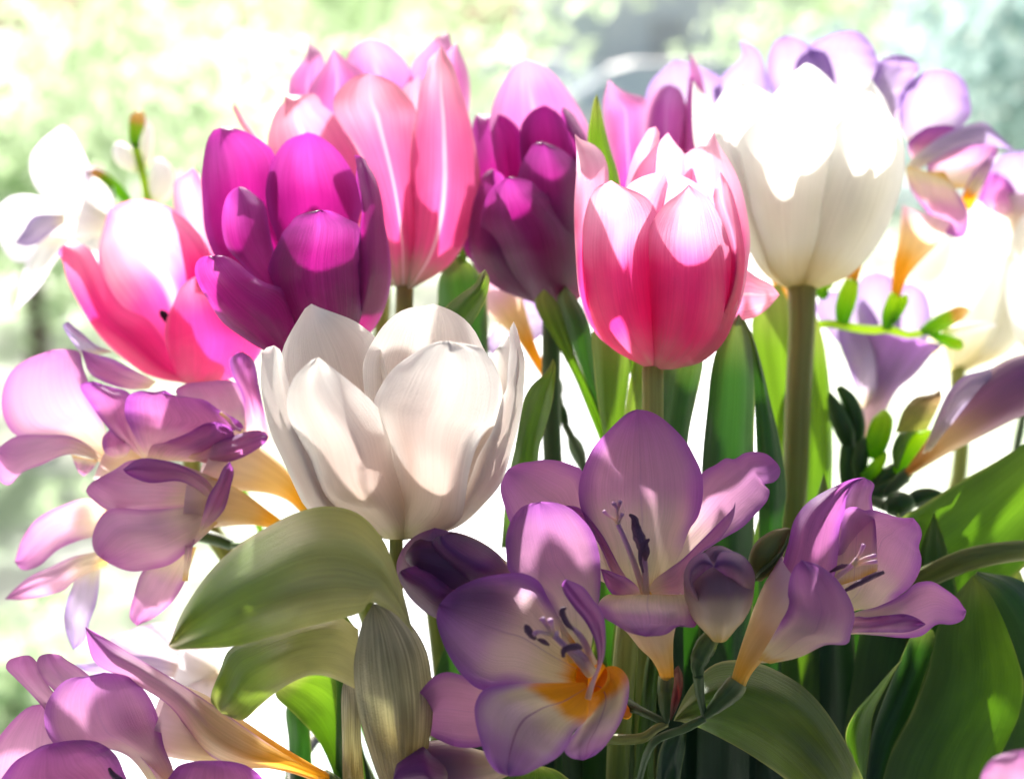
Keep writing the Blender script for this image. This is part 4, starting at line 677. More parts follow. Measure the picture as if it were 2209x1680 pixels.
lil(F5e, 'F', 49.8, [(1350, 950), (1200, 1000), (1150, 1150), (1250, 1260)], [(1480, 950), (1480, 1100), (1400, 1230), (1250, 1260)], 'ghost_petal', b=.3)
lil(F5e, 'F', 49.9, [(1250, 920), (1000, 850), (800, 860), (600, 900), (490, 910)], [(1250, 1000), (1000, 1000), (800, 1010), (620, 980), (490, 910)], 'lilac_soft', b=.3)
for e, dd in (([(2160, 1420, 34), (2120, 1330, 44), (2075, 1255, 42)], 45.5), ([(2020, 1480, 34), (1950, 1400, 46), (1880, 1345, 40)], 45.0), ([(1560, 1480, 34), (1420, 1430, 44), (1250, 1400, 38)], 47.5)):
    tube(S3, 'calyx_green', 'E', e, dd, name='calyx')
tube(S3, 'dark_stem', 'E', [(2700, 3800, 30), (2350, 2600, 30), (2250, 1800, 28), (2200, 1550, 26), (2020, 1480, 24), (1800, 1490, 22), (1560, 1480, 22)], [46.5, 46, 46, 45.8, 45.4, 46.5, 47.4], name='stem')
tube(S3, 'dark_stem', 'E', [(2200, 1560, 24), (2175, 1480, 24), (2160, 1420, 24)], 45.7, 45.5, name='stalk')

# ---- white freesia far left
d = 60.0
S4 = thing('freesia_spray', 'overexposed white freesia with green budded stalks at the far left', 'freesia', ray(900, 1950, 50))
F6 = tube(S4, 'tube_white', 'D', [(900, 950, 30), (780, 900, 55), (660, 840, 100), (520, 800, 150)], [60.5, 60.3, 60, 59.8], name='blossom', close=False, nv=22)
for L, R, kw in (
    ([(560, 850), (250, 600), (203, 400), (270, 290), (420, 168)], [(660, 850), (600, 450), (540, 320), (480, 220), (420, 168)], dict(b=-.4)),
    ([(600, 850), (560, 650), (560, 500), (620, 450), (700, 470)], [(680, 850), (760, 700), (760, 560), (700, 470)], dict(b=-.4)),
    ([(600, 900), (300, 1050), (100, 1085), (0, 950), (-30, 750), (60, 655)], [(600, 800), (400, 690), (250, 648), (150, 636), (60, 655)], dict(b=-.6)),
    ([(300, 900), (180, 1080), (140, 1250), (103, 1412)], [(480, 930), (360, 1100), (235, 1290), (103, 1412)], dict(b=.4)),
    ([(600, 850), (700, 950), (720, 1050), (660, 1100)], [(580, 900), (520, 1000), (560, 1090), (660, 1100)], dict(b=.4))):
    lil(F6, 'D', d, L, R, 'white_petal', **kw)
lil(F6, 'D', d - .6, [(440, 760), (220, 780), (150, 880), (93, 962)], [(440, 830), (335, 905), (240, 975), (160, 988), (93, 962)], 'pale_petal', b=.3)
tube(S4, 'lit_stem', 'D', [(3100, 5500, 24), (1800, 3000, 26), (1100, 1200, 26), (990, 670, 30), (960, 500, 26), (925, 380, 26), (905, 290, 26)], [50, 56, 60, 60, 60, 60, 60], name='stem')
tube(S4, 'bud_tip', 'D', [(915, 330, 24), (905, 240, 42), (920, 160, 55), (930, 95, 44), (925, 70, 14)], 60.0, name='bud')
tube(S4, 'white_bud', 'D', [(960, 480, 20), (900, 430, 60), (830, 370, 72), (790, 310, 40), (780, 290, 10)], 60.3, name='bud')
tube(S4, 'white_bud', 'D', [(1000, 700, 30), (1060, 620, 85), (1090, 520, 90), (1060, 430, 50), (1040, 405, 14)], 60.3, name='bud')
tube(S4, 'bud_tip', 'D', [(860, 680, 30), (790, 600, 40), (700, 520, 38), (600, 470, 26), (550, 455, 8)], 60.2, name='bud')
tube(S4, 'white_bud', 'D', [(960, 480, 20), (985, 330, 44), (985, 200, 40), (965, 110, 14)], 60.4, name='bud')

# ---- lilac freesias top right
d = 56.0
S5 = thing('freesia_spray', 'tall pale lilac freesia spray arching behind the large white tulip with green calyxes below', 'freesia', ray(1650, 1980, 50))
F7a = tube(S5, 'tube_yellow', 'B', [(2250, 1900, 40), (2150, 1500, 60), (2000, 1100, 110), (1900, 800, 160)], d, name='blossom', close=False, nv=22)
lil(F7a, 'B', d + .4, [(1950, 900), (1500, 850), (1320, 720), (1303, 560), (1340, 400), (1430, 300), (1510, 232)], [(1950, 800), (1830, 500), (1820, 360), (1700, 290), (1600, 250), (1510, 232)], 'pale_petal', b=-.8, rn=4)
lil(F7a, 'B', d + .6, [(1900, 800), (1770, 450), (1840, 330), (1960, 210), (1950, 105), (2030, 138)], [(2150, 800), (2160, 500), (2120, 300), (2080, 180), (2030, 138)], 'pale_petal', b=-.5)
F7b = tube(S5, 'tube_yellow', 'C', [(700, 2000, 40), (760, 1500, 60), (850, 1000, 120), (950, 700, 190)], d + .5, name='blossom', close=False, nv=22)
lil(F7b, 'C', d + .9, [(700, 750), (470, 400), (468, 200), (510, 110), (580, 68)], [(850, 700), (790, 300), (745, 150), (660, 88), (580, 68)], 'lilac_soft', b=-.5)
lil(F7b, 'C', d + .5, [(750, 700), (640, 320), (680, 210), (770, 165)], [(950, 650), (900, 300), (850, 190), (770, 165)], 'lilac_soft', b=-.4)
lil(F7b, 'C', d + .8, [(900, 750), (820, 350), (735, 150), (850, 80), (940, 48), (1010, 34)], [(1200, 750), (1270, 400), (1215, 250), (1150, 110), (1080, 48), (1010, 34)], 'lilac_soft', b=-.8, ruf=.3, rn=8)
lil(F7b, 'C', d + .3, [(1100, 750), (1170, 350), (1250, 215), (1340, 200)], [(1350, 750), (1375, 440), (1420, 430), (1450, 340), (1485, 300), (1430, 218), (1340, 200)], 'lilac_soft', b=.4, ruf=.4, rn=9)
F7c = tube(S5, 'tube_gold', 'M', [(600, 1030, 40), (625, 900, 55), (670, 760, 85), (740, 620, 130), (810, 480, 180), (870, 330, 220)], [54.6, 54.6, 54.5, 54.4, 54.3, 54.2], name='blossom', close=False, nv=26)
lil(F7c, 'C', d, [(1450, 860), (1360, 700), (1370, 450), (1490, 330), (1560, 300), (1650, 298)], [(1550, 860), (1750, 700), (1825, 600), (1815, 480), (1785, 380), (1720, 320), (1650, 298)], 'lilac_soft', b=-.7)
lil(F7c, 'C', d - .4, [(1450, 950), (1400, 800), (1450, 740), (1530, 690), (1650, 672)], [(1560, 900), (1650, 830), (1720, 760), (1720, 690), (1650, 672)], 'violet_petal', b=-.3)
lil(F7c, 'C', d - .9, [(1650, 1100), (1530, 960), (1600, 880), (1720, 820), (1850, 795)], [(1830, 1100), (1900, 1010), (1985, 900), (2005, 830), (1850, 795)], 'pinklilac_petal', b=-.6)
lil(F7c, 'C', d - 1.2, [(1400, 930), (1500, 840), (1650, 735), (1830, 665), (1920, 655), (1990, 715), (2050, 775), (2115, 835)], [(1460, 985), (1550, 930), (1700, 850), (1850, 812), (1980, 812), (2060, 832), (2115, 842)], 'pale_petal', b=.4, ruf=.2)
lil(F7c, 'C', d - 1.1, [(1770, 1240), (1770, 1150), (1840, 1000), (1985, 840)], [(1830, 1240), (1905, 1100), (1965, 960), (1992, 840)], 'lilac_throat', b=.3)
lil(F7c, 'C', d - 1.5, [(1500, 990), (1395, 945), (1410, 1080), (1500, 1220), (1600, 1340), (1670, 1412), (1730, 1432)], [(1650, 985), (1710, 1080), (1775, 1180), (1808, 1260), (1808, 1350), (1782, 1420), (1730, 1432)], 'lilac_petal', b=.5, lean=-.4)
tube(S5, 'lit_stem', 'M', [(-700, 6000, 40), (-450, 3000, 38), (-250, 1500, 36), (-120, 1280, 34), (0, 1250, 34), (150, 1262, 38), (300, 1292, 36), (450, 1302, 36), (540, 1292, 38), (700, 1345, 28), (830, 1322, 28), (900, 1300, 24)], [49, 51, 53, 54, 54.4, 54.5, 54.5, 54.6, 54.6, 54.6, 54.6, 54.6], name='stem', nu=60)
for e in ([(155, 1250, 50), (170, 1130, 78), (205, 1000, 80), (235, 890, 60)], [(530, 1290, 40), (540, 1180, 56), (570, 1060, 48), (590, 1000, 40)], [(560, 1240, 40), (620, 1140, 48), (670, 1050, 44), (700, 1010, 14)], [(20, 1020, 40), (-30, 980, 50), (60, 910, 30)]):
    tube(S5, 'bud_green', 'M', e, 54.5, name='calyx', nv=12)
tube(S5, 'tube_gold', 'M', [(225, 920, 52), (245, 830, 55), (260, 720, 70), (280, 600, 90)], [54.6, 54.8, 55.0, 55.4], name='flower_tube')
tube(S5, 'bud_tip', 'M', [(820, 1320, 34), (920, 1270, 68), (1040, 1200, 76), (1150, 1150, 60), (1215, 1130, 20)], 54.6, name='bud')
tube(S5, 'bud_green', 'M', [(890, 1335, 22), (980, 1370, 44), (1070, 1405, 56), (1150, 1430, 44), (1172, 1432, 14)], 54.6, name='bud')
tube(S5, 'white_bud', 'M', [(1000, 1320, 30), (1150, 1300, 44), (1320, 1270, 38), (1440, 1262, 10)], 55.2, name='bud')

# ---- blurred lilac funnel right with the green bud cluster
d = 57.0
S6 = thing('freesia_spray', 'freesia spray with fresh green buds and a lilac funnel beside the white tulip stem', 'freesia', ray(1800, 1950, 49))
F8 = tube(S6, 'tube_lilac', 'I', [(1110, 1180, 44), (1130, 1050, 56), (1170, 900, 85), (1220, 720, 130), (1290, 560, 210), (1330, 420, 280)], 57.0, name='blossom', close=False, nv=26)
lil(F8, 'I', d + .8, [(1150, 700), (1080, 400), (1040, 150), (1100, 10), (1200, -20)], [(1300, 650), (1350, 400), (1350, 150), (1300, 20), (1200, -20)], 'pale_petal', b=-.5)
lil(F8, 'I', d + .8, [(1300, 650), (1250, 400), (1280, 180), (1330, 80), (1420, 55)], [(1450, 620), (1540, 420), (1560, 250), (1510, 110), (1420, 55)], 'pale_petal', b=-.5)
lil(F8, 'I', d + .2, [(1150, 650), (900, 420), (780, 230), (850, 120), (950, 110)], [(1300, 600), (1240, 400), (1180, 260), (1080, 150), (950, 110)], 'pale_petal', b=-.3)
lil(F8, 'I', d - .3, [(1100, 900), (1000, 620), (930, 400), (960, 330), (1060, 350)], [(1200, 850), (1290, 600), (1300, 440), (1200, 370), (1060, 350)], 'lilac_soft', b=.5)
lil(F8, 'I', d - .2, [(1200, 850), (1280, 620), (1400, 500), (1560, 450), (1640, 470)], [(1230, 820), (1370, 660), (1480, 580), (1600, 510), (1640, 470)], 'lilac_soft', b=.3)
for e, m, dd in (([(1180, 1230, 40), (1190, 1150, 72), (1215, 1050, 80), (1240, 960, 62), (1245, 910, 20)], 'bud_green', 50.5), ([(1330, 1330, 34), (1390, 1240, 76), (1460, 1140, 84), (1530, 1075, 50), (1560, 1050, 16)], 'bud_green', 50.2),
                 ([(1010, 1160, 40), (980, 1050, 66), (930, 930, 60), (890, 830, 30), (880, 790, 8)], 'dark_bud', 51.0), ([(1060, 1150, 40), (1060, 1000, 58), (1010, 850, 56), (940, 750, 24)], 'dark_bud', 51.2),
                 ([(1110, 1370, 40), (1170, 1310, 46), (1230, 1230, 34), (1255, 1190, 10)], 'bud_green', 50.4), ([(1080, 1380, 30), (1080, 1260, 56), (1110, 1130, 44), (1130, 1090, 12)], 'dark_bud', 50.6),
                 ([(1000, 1420, 50), (1000, 1280, 62), (1000, 1150, 50)], 'dark_bud', 51.0), ([(1140, 1500, 40), (1230, 1450, 56), (1330, 1400, 44), (1410, 1370, 20)], 'dark_bud', 50.0),
                 ([(1180, 1420, 50), (1260, 1360, 66), (1330, 1300, 50)], 'dark_bud', 50.4), ([(1260, 1560, 50), (1340, 1545, 92), (1410, 1540, 70), (1450, 1545, 24)], 'dark_bud', 48.5), ([(1400, 1530, 40), (1480, 1500, 62), (1560, 1480, 50), (1640, 1480, 20)], 'dark_bud', 48.8)):
    tube(S6, m, 'I', e, dd, name='bud', nv=16)
sheet(S6, 'leaf', 'I', 50.0, [(1310, 1290), (1295, 1180), (1340, 1070), (1420, 1005), (1470, 992)], [(1340, 1310), (1380, 1200), (1440, 1090), (1490, 1030), (1470, 992)], b=.3, name='bract')
tube(S6, 'dark_stem', 'I', [(700, 4200, 34), (950, 2200, 34), (1040, 1600, 36), (1090, 1420, 36), (1130, 1340, 34), (1240, 1400, 30), (1330, 1340, 30)], [48, 49, 50, 50.6, 50.6, 50.4, 50.3], name='stem')
tube(S6, 'dark_stem', 'I', [(1050, 1500, 40), (1140, 1510, 36), (1260, 1555, 36)], [50, 49.2, 48.6], name='stalk')
# long purple bud at the right edge
F9 = tube(S6, 'bud_lilac', 'I', [(1400, 1330, 26), (1500, 1240, 52), (1620, 1130, 88), (1800, 980, 140), (2000, 830, 180), (2200, 720, 190), (2400, 640, 120), (2480, 600, 20)], [49.5, 49.3, 49, 48.6, 48.4, 48.3, 48.3, 48.3], name='bud', nv=28, label='long lilac bud with amber base pointing right')
lil(F9, 'I', 48.4, [(1500, 1200), (1600, 950), (1680, 780), (1780, 680), (1920, 640), (2150, 560), (2400, 500)], [(1560, 1180), (1700, 1000), (1850, 850), (2050, 760), (2250, 700), (2400, 500)], 'lilac_soft', b=.5, lean=-.1)
lil(F9, 'I', 49.0, [(1320, 1060), (1380, 900), (1460, 820), (1560, 800), (1620, 770)], [(1530, 1040), (1600, 900), (1630, 830), (1620, 770)], 'olive_bract', b=.2)
tube(S6, 'calyx_green', 'I', [(1250, 1480, 30), (1330, 1400, 46), (1410, 1320, 40)], 49.6, name='calyx')

# ---- lilac freesia at the right edge
d = 62.0
S7 = thing('freesia_spray', 'soft lilac freesia blossom at the right edge above the far white tulip', 'freesia', ray(1850, 1980, 51))
F10 = tube(S7, 'tube_yellow', 'C', [(2250, 1900, 40), (2230, 1600, 60), (2200, 1350, 110), (2200, 1150, 180)], d, name='blossom', close=False, nv=20)
lil(F10, 'C', d + .4, [(2050, 1300), (1920, 1100), (1960, 950), (2050, 870), (2150, 845)], [(2350, 1300), (2350, 1000), (2260, 870), (2150, 845)], 'lilac_soft', b=-.5)
lil(F10, 'C', d - .3, [(2050, 1300), (1880, 1200), (1900, 1080), (1950, 1000), (2000, 990)], [(2200, 1280), (2150, 1150), (2080, 1040), (2000, 990)], 'violet_petal', b=.3)
tube(S7, 'dark_stem', 'C', [(1500, 6000, 30), (2000, 3500, 30), (2230, 2300, 28), (2250, 1900, 28)], [51, 56, 61, 62], name='stem')

# ---- freesia glimpsed in the middle
d = 53.0
S8 = thing('freesia_spray', 'pale freesia with amber tube glimpsed between the purple tulip and the front white tulip', 'freesia', ray(1180, 1950, 48))
F11 = tube(S8, 'tube_gold', 'O', [(1030, 1100, 30), (960, 960, 42), (890, 830, 52), (820, 690, 78), (740, 560, 125), (660, 430, 170), (620, 330, 200)], d, name='blossom', close=False, nv=24)
lil(F11, 'O', d + .3, [(640, 500), (500, 350), (430, 150), (520, 50), (600, 40)], [(760, 480), (760, 300), (720, 150), (680, 70), (600, 40)], 'pinklilac_petal', b=-.3)
lil(F11, 'O', d + .6, [(700, 560), (780, 420), (900, 420), (980, 520), (1020, 640)], [(740, 620), (820, 720), (900, 760), (980, 720), (1020, 640)], 'pale_petal', b=-.3)
lil(F11, 'O', d + .8, [(650, 600), (560, 700), (520, 800), (560, 880), (640, 860)], [(720, 640), (760, 720), (740, 820), (700, 860), (640, 860)], 'pale_petal', b=-.3)
tube(S8, 'calyx_green', 'O', [(1150, 1330, 30), (1100, 1230, 50), (1030, 1100, 40)], d, name='calyx')
tube(S8, 'dark_stem', 'O', [(1000, 5000, 34), (1350, 2200, 34), (1330, 1800, 40), (1210, 1530, 36), (1150, 1400, 34), (1150, 1330, 34)], [48, 51, 52, 52.6, 53, 53], name='stem')
for e in ([(1330, 1850, 30), (1300, 1740, 62), (1260, 1640, 66), (1225, 1560, 36)], [(1190, 1500, 26), (1170, 1420, 44), (1150, 1340, 44), (1140, 1290, 20)], [(1150, 1420, 20), (1100, 1450, 26), (1030, 1460, 22)], [(1110, 1260, 26), (1120, 1180, 40), (1130, 1090, 22)]):
    tube(S8, 'dark_bud', 'O', e, d - .2, name='bud', nv=12)

# ---- blurred blossom at the lower right corner, close to the lens
d = 31.5
S9 = thing('freesia_spray', 'blurred pink lilac freesia petal in the lower right corner', 'freesia', ray(2250, 1900, 36))
F12 = tube(S9, 'tube_yellow', 'J', [(2300, 2350, 40), (2280, 2150, 70), (2250, 1950, 140)], [33, 32, 31.6], name='blossom', close=False, nv=20)
lil(F12, 'J', d, [(2150, 2000), (1950, 1850), (1890, 1700), (1950, 1560), (2080, 1500), (2180, 1480)], [(2500, 2000), (2500, 1700), (2380, 1540), (2280, 1480), (2180, 1480)], 'pinklilac_petal', b=.4)
tube(S9, 'dark_stem', 'J', [(1600, 3300, 30), (2150, 2900, 30), (2300, 2350, 28)], [46, 38, 33], name='stem')

# ================================================================== LEAVES (each on its tulip)
def leaf(par, fr, d, L, R, mat='leaf', **kw):
    kw.setdefault('wav', .18); kw.setdefault('nu', 40); kw.setdefault('nv', 14); kw.setdefault('p', .8)
    return sheet(par, mat, fr, d, L, R, name='leaf', **kw)
# front white tulip: two curled leaves and a withered one
leaf(T1, 'K', 37.0, [(1770, 980), (1700, 700), (1640, 520), (1560, 340), (1400, 175), (1200, 125), (1000, 162), (800, 258), (600, 380), (450, 510), (300, 700), (200, 870), (125, 1060)],
     [(1770, 980), (1650, 850), (1560, 800), (1470, 770), (1430, 830), (1200, 900), (1000, 950), (750, 1020), (550, 1070), (400, 1082), (250, 1086), (170, 1090), (125, 1060)], 'sage_leaf', b=1.1, lean=-.6, tw=-.6, wav=.25, nu=54, nv=24, keep=.2, label='broad leaf curling over to the left')
leaf(T1, 'K', 38.6, [(1400, 950), (1250, 860), (900, 930), (650, 1030), (530, 1090), (470, 1230), (408, 1430), (480, 1515)],
     [(1400, 1360), (1200, 1272), (1080, 1262), (950, 1310), (830, 1388), (740, 1462), (620, 1562), (550, 1545), (480, 1515)], 'sage_leaf', b=.9, lean=-.4, wav=.25, label='second curled leaf hanging below the broad one')
leaf(T1, 'K', 37.9, [(1650, 2250), (1480, 1800), (1400, 1500), (1368, 1200), (1390, 1050), (1430, 900), (1500, 780)],
     [(1750, 2250), (1880, 1700), (1905, 1450), (1890, 1250), (1860, 1100), (1800, 980), (1720, 880), (1620, 800), (1500, 780)], 'withered_leaf', b=.7, lean=-.3, ruf=.12, label='papery withered leaf with brown streaks')
leaf(T1, 'K', 40.2, [(1300, 2250), (1290, 1700), (1290, 1350), (1320, 1250)], [(1460, 2250), (1420, 1700), (1400, 1350), (1320, 1250)], 'withered_leaf', b=.3)
leaf(T1, 'K', 43.5, [(1330, 2200), (1150, 1730), (980, 1530), (840, 1385), (900, 1300)], [(1480, 2200), (1400, 1600), (1350, 1350), (1150, 1230), (900, 1300)], 'leaf', b=-.5, lean=.5, label='leaf lit yellow green from behind')
leaf(T3, 'K', 44.0, [(1240, 2200), (1250, 1400), (1240, 1000), (1280, 800)], [(1370, 2200), (1380, 1400), (1400, 1000), (1280, 800)], 'leaf', b=.3)
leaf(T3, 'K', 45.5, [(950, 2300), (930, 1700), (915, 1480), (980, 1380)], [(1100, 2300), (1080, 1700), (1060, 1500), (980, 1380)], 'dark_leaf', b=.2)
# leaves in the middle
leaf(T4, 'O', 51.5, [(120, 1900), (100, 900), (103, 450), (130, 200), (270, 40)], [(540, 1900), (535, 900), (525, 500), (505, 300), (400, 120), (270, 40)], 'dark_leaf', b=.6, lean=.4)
leaf(T3, 'O', 44.2, [(60, 1100), (60, 640), (170, 480), (300, 370), (420, 280), (455, 210), (505, 162)], [(250, 1200), (300, 760), (395, 620), (470, 500), (522, 380), (540, 240), (505, 162)], 'leaf', b=.4, lean=-.2, label='leaf tip folded along its middle')
leaf(T2, 'O', 45.0, [(640, 2500), (700, 1900), (750, 1680), (790, 1450), (830, 1250), (900, 1130), (990, 1050), (1040, 980), (1075, 908)], [(850, 2500), (940, 1900), (965, 1650), (1015, 1480), (1065, 1300), (1092, 1100), (1098, 960), (1075, 908)], 'leaf', b=.5, lean=-.2, label='upright green leaf with pointed dark tip')
leaf(T6, 'O', 48.0, [(1700, 2600), (1500, 1700), (1360, 1330), (1270, 1100), (1150, 870), (1050, 700), (960, 550), (920, 420), (1000, 330)], [(1800, 2600), (1560, 1650), (1450, 1300), (1330, 1050), (1235, 800), (1170, 600), (1115, 440), (1000, 330)], 'leaf', b=-.3)
leaf(T6, 'O', 48.6, [(1750, 2600), (1500, 1500), (1330, 1050), (1200, 700), (1110, 400), (1180, 300)], [(1900, 2600), (1560, 1500), (1430, 1000), (1390, 650), (1290, 430), (1180, 300)], 'dark_leaf', b=.3)
leaf(T6, 'B', 46.5, [(1250, 2600), (1100, 1600), (1000, 1000), (925, 790), (948, 600), (968, 500), (988, 462)], [(1330, 2600), (1200, 1600), (1135, 1020), (1082, 850), (1042, 700), (1012, 560), (988, 462)], 'leaf', b=.2, label='slender pointed leaf standing between the tulips')
leaf(T4, 'A', 51.5, [(1900, 1600), (1950, 900), (1915, 600), (1905, 490)], [(1960, 1600), (2010, 900), (1985, 680), (1940, 540), (1905, 490)], 'leaf', b=.1)
leaf(T2, 'H', 45.6, [(980, 2900), (930, 900), (860, 400), (820, 150), (795, -100), (790, -300), (900, -400)], [(1150, 2900), (1060, 900), (1000, 300), (1025, 100), (1050, -100), (1050, -300), (900, -400)], 'leaf', b=.5)
leaf(T2, 'H', 46.2, [(960, 1500), (980, 500), (1010, 200), (1070, -100), (1120, -250)], [(1150, 1500), (1130, 500), (1150, 200), (1160, -100), (1120, -250)], 'sage_leaf', b=.3)
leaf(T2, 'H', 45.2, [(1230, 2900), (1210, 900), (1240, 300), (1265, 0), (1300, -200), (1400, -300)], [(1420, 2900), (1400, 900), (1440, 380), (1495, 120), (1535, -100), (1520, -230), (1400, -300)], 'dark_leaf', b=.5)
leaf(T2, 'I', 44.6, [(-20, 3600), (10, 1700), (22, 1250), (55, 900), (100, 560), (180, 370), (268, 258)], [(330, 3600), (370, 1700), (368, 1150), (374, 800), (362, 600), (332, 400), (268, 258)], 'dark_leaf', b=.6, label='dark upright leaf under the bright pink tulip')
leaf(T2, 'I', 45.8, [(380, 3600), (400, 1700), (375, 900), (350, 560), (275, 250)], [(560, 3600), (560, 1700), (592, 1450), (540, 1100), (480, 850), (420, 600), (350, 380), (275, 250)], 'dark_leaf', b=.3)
leaf(T7, 'I', 52.3, [(540, 3600), (520, 1500), (440, 800), (350, 350), (420, 120), (540, 60)], [(660, 3600), (640, 1500), (650, 800), (650, 300), (540, 60)], 'leaf', b=.3)
leaf(T7, 'I', 51.4, [(690, 3600), (690, 1800), (720, 1300), (755, 600), (778, 250)], [(900, 3600), (885, 1800), (898, 1300), (888, 850), (862, 600), (822, 380), (778, 250)], 'leaf', b=.4, label='bright green leaf lit from behind along the stem')
# salmon petal peeping out right of the pink tulip
sheet(T2, 'coral_tulip', 'I', 43.9, [(-300, 615), (-100, 480), (100, 360), (230, 290), (320, 302), (440, 245), (542, 135)], [(-290, 560), (-50, 250), (150, 0), (300, -40), (400, 20), (480, 60), (542, 135)], b=.4, lean=1.0, label='salmon petal fallen aside')
# right side
leaf(T7, 'I', 46.0, [(950, 3200), (1150, 2100), (1340, 1650), (1480, 1560), (1750, 1390), (2000, 1250), (2190, 1130), (2600, 900)], [(1500, 3200), (1700, 2500), (1950, 2150), (2200, 1950), (2450, 1600), (2600, 900)], 'leaf', b=-.8, lean=1.0, label='broad sunlit leaf sweeping up to the right edge')
tube(T10, 'stem_green', 'J', [(1150, 620, 50), (1400, 400, 66), (1600, 290, 76), (1850, 195, 78), (2184, 145, 70), (2600, 160, 60)], [47, 45.6, 45, 44.6, 44.5, 45], name='stem', flat=.5, label='bent over stem')
leaf(T7, 'J', 44.0, [(1100, 2300), (1250, 1600), (1420, 1250), (1540, 950), (1590, 700), (1680, 500), (1840, 310)], [(1900, 2300), (2000, 1600), (2150, 1250), (2180, 1000), (2100, 700), (1980, 430), (1840, 310)], 'leaf', b=-.6, lean=.6, label='broad ribbed leaf in the lower right')
leaf(T10, 'J', 43.2, [(2500, 2200), (2250, 1300), (2150, 900), (2040, 600), (1930, 400), (1840, 300), (1870, 285)], [(2900, 2200), (2600, 1200), (2450, 700), (2280, 420), (2100, 320), (1980, 300), (1870, 285)], 'dark_leaf', b=.6)
leaf(T7, 'J', 42.6, [(1090, 2000), (1050, 1650), (985, 1380), (1050, 1230), (1160, 1100), (1290, 950), (1372, 865)], [(1115, 2000), (1125, 1650), (1155, 1400), (1170, 1250), (1260, 1060), (1340, 920), (1372, 865)], 'leaf', b=.2, tw=.4)
leaf(T7, 'J', 42.9, [(1110, 2000), (1130, 1660), (1160, 1390), (1250, 1120), (1350, 880), (1440, 700), (1520, 640)], [(1150, 2000), (1310, 1450), (1440, 1200), (1530, 950), (1585, 700), (1520, 640)], 'dark_leaf', b=-.4)
leaf(T2, 'J', 40.4, [(950, 2200), (760, 1830), (580, 1680), (300, 1490), (0, 1335), (-100, 1300), (-172, 1288)], [(1300, 2200), (1110, 1690), (950, 1370), (820, 1180), (690, 1050), (560, 970), (430, 910), (280, 880), (120, 900), (0, 990), (-100, 1130), (-172, 1288)], 'leaf_olive', b=.9, lean=-.5, wav=.25, nu=50, nv=22, label='broad olive leaf arching under the lilac blossoms')
leaf(T2, 'N', 41.5, [(640, 1600), (650, 1250), (680, 1000), (760, 860), (860, 800)], [(820, 1600), (850, 1200), (890, 950), (890, 850), (860, 800)], 'dark_leaf', b=.3)
leaf(T6, 'L', 40.5, [(700, 2100), (720, 1780), (860, 1640), (980, 1590), (1080, 1580)], [(1500, 2100), (1420, 1780), (1330, 1700), (1220, 1620), (1080, 1580)], 'leaf', b=.5, label='rounded leaf edge below the largest blossom')
leaf(T6, 'N', 43.5, [(430, 1700), (500, 900), (540, 500), (580, 250), (640, 150)], [(620, 1700), (640, 900), (660, 500), (680, 280), (640, 150)], 'leaf', b=.2, label='bright green blade behind the branching stem')
# two bare stems behind the spray and crowded leaves low down in the shade
tube(T2, 'stem_green', 'N', [(320, 1700, 88), (350, 1000, 92), (400, 300, 95), (440, -100, 95)], [43.0, 43.0, 43.2, 43.4], name='stem')
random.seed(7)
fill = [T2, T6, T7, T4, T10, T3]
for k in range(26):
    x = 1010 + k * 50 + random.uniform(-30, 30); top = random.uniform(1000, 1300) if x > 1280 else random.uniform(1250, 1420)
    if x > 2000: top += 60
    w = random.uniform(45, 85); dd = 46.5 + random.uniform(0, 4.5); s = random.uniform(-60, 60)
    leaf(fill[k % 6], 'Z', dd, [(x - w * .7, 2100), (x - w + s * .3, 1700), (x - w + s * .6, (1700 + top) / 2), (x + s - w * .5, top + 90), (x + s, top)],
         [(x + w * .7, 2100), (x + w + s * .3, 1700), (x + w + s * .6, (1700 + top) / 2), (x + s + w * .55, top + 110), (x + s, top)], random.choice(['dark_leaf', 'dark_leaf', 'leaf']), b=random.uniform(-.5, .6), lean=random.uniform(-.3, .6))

# ================================================================== GARDEN OUTSIDE, far out of focus
def leaf_cloud(name, parent, center, rad, n, size, mat, seed):
    rnd = random.Random(seed); V, F = [], []
    clumps = [(Vector((rnd.gauss(0, .45), rnd.gauss(0, .45), rnd.gauss(0, .45))), rnd.uniform(.25, .5)) for _ in range(26)]
    for _ in range(n):
        c, r = rnd.choice(clumps)
        v = c + Vector((rnd.gauss(0, 1), rnd.gauss(0, 1), rnd.gauss(0, 1))).normalized() * r * rnd.uniform(.4, 1)
        p = Vector(center) + Vector((v.x * rad[0], v.y * rad[1], v.z * rad[2]))
        a = Vector((rnd.gauss(0, 1), rnd.gauss(0, 1), rnd.gauss(0, 1))).normalized(); b_ = a.orthogonal().normalized(); s = size * rnd.uniform(.6, 1.4)
        k = len(V); V += [p - a * s, p + b_ * s * .4, p + a * s, p - b_ * s * .4]; F.append((k, k + 1, k + 2, k + 3))
    return link_mesh(name, V, F, None, mat, parent, smooth=False, doubles=False)
def cloud_mat(name, c, t_):
    m = NT(name); pr = m.n('BsdfPrincipled'); pr.inputs[0].default_value = c; pr.inputs['Roughness'].default_value = .14
    tr = m.n('BsdfTranslucent'); tr.inputs[0].default_value = t_
    mx = m.n('MixShader'); mx.inputs[0].default_value = .5; m.l(pr.outputs[0], mx.inputs[1]); m.l(tr.outputs[0], mx.inputs[2])
    o = m.n('OutputMaterial'); m.l(mx.outputs[0], o.inputs[0]); MATS[name] = m.m
cloud_mat('shrub_leaf', h('a4bc98'), h('dcecc8'))  # foliage colour lightened to imitate haze and overexposure
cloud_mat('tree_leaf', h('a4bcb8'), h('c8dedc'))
solid_mat('bark', [(0, h('6a5c50')), (1, h('84786c'))])
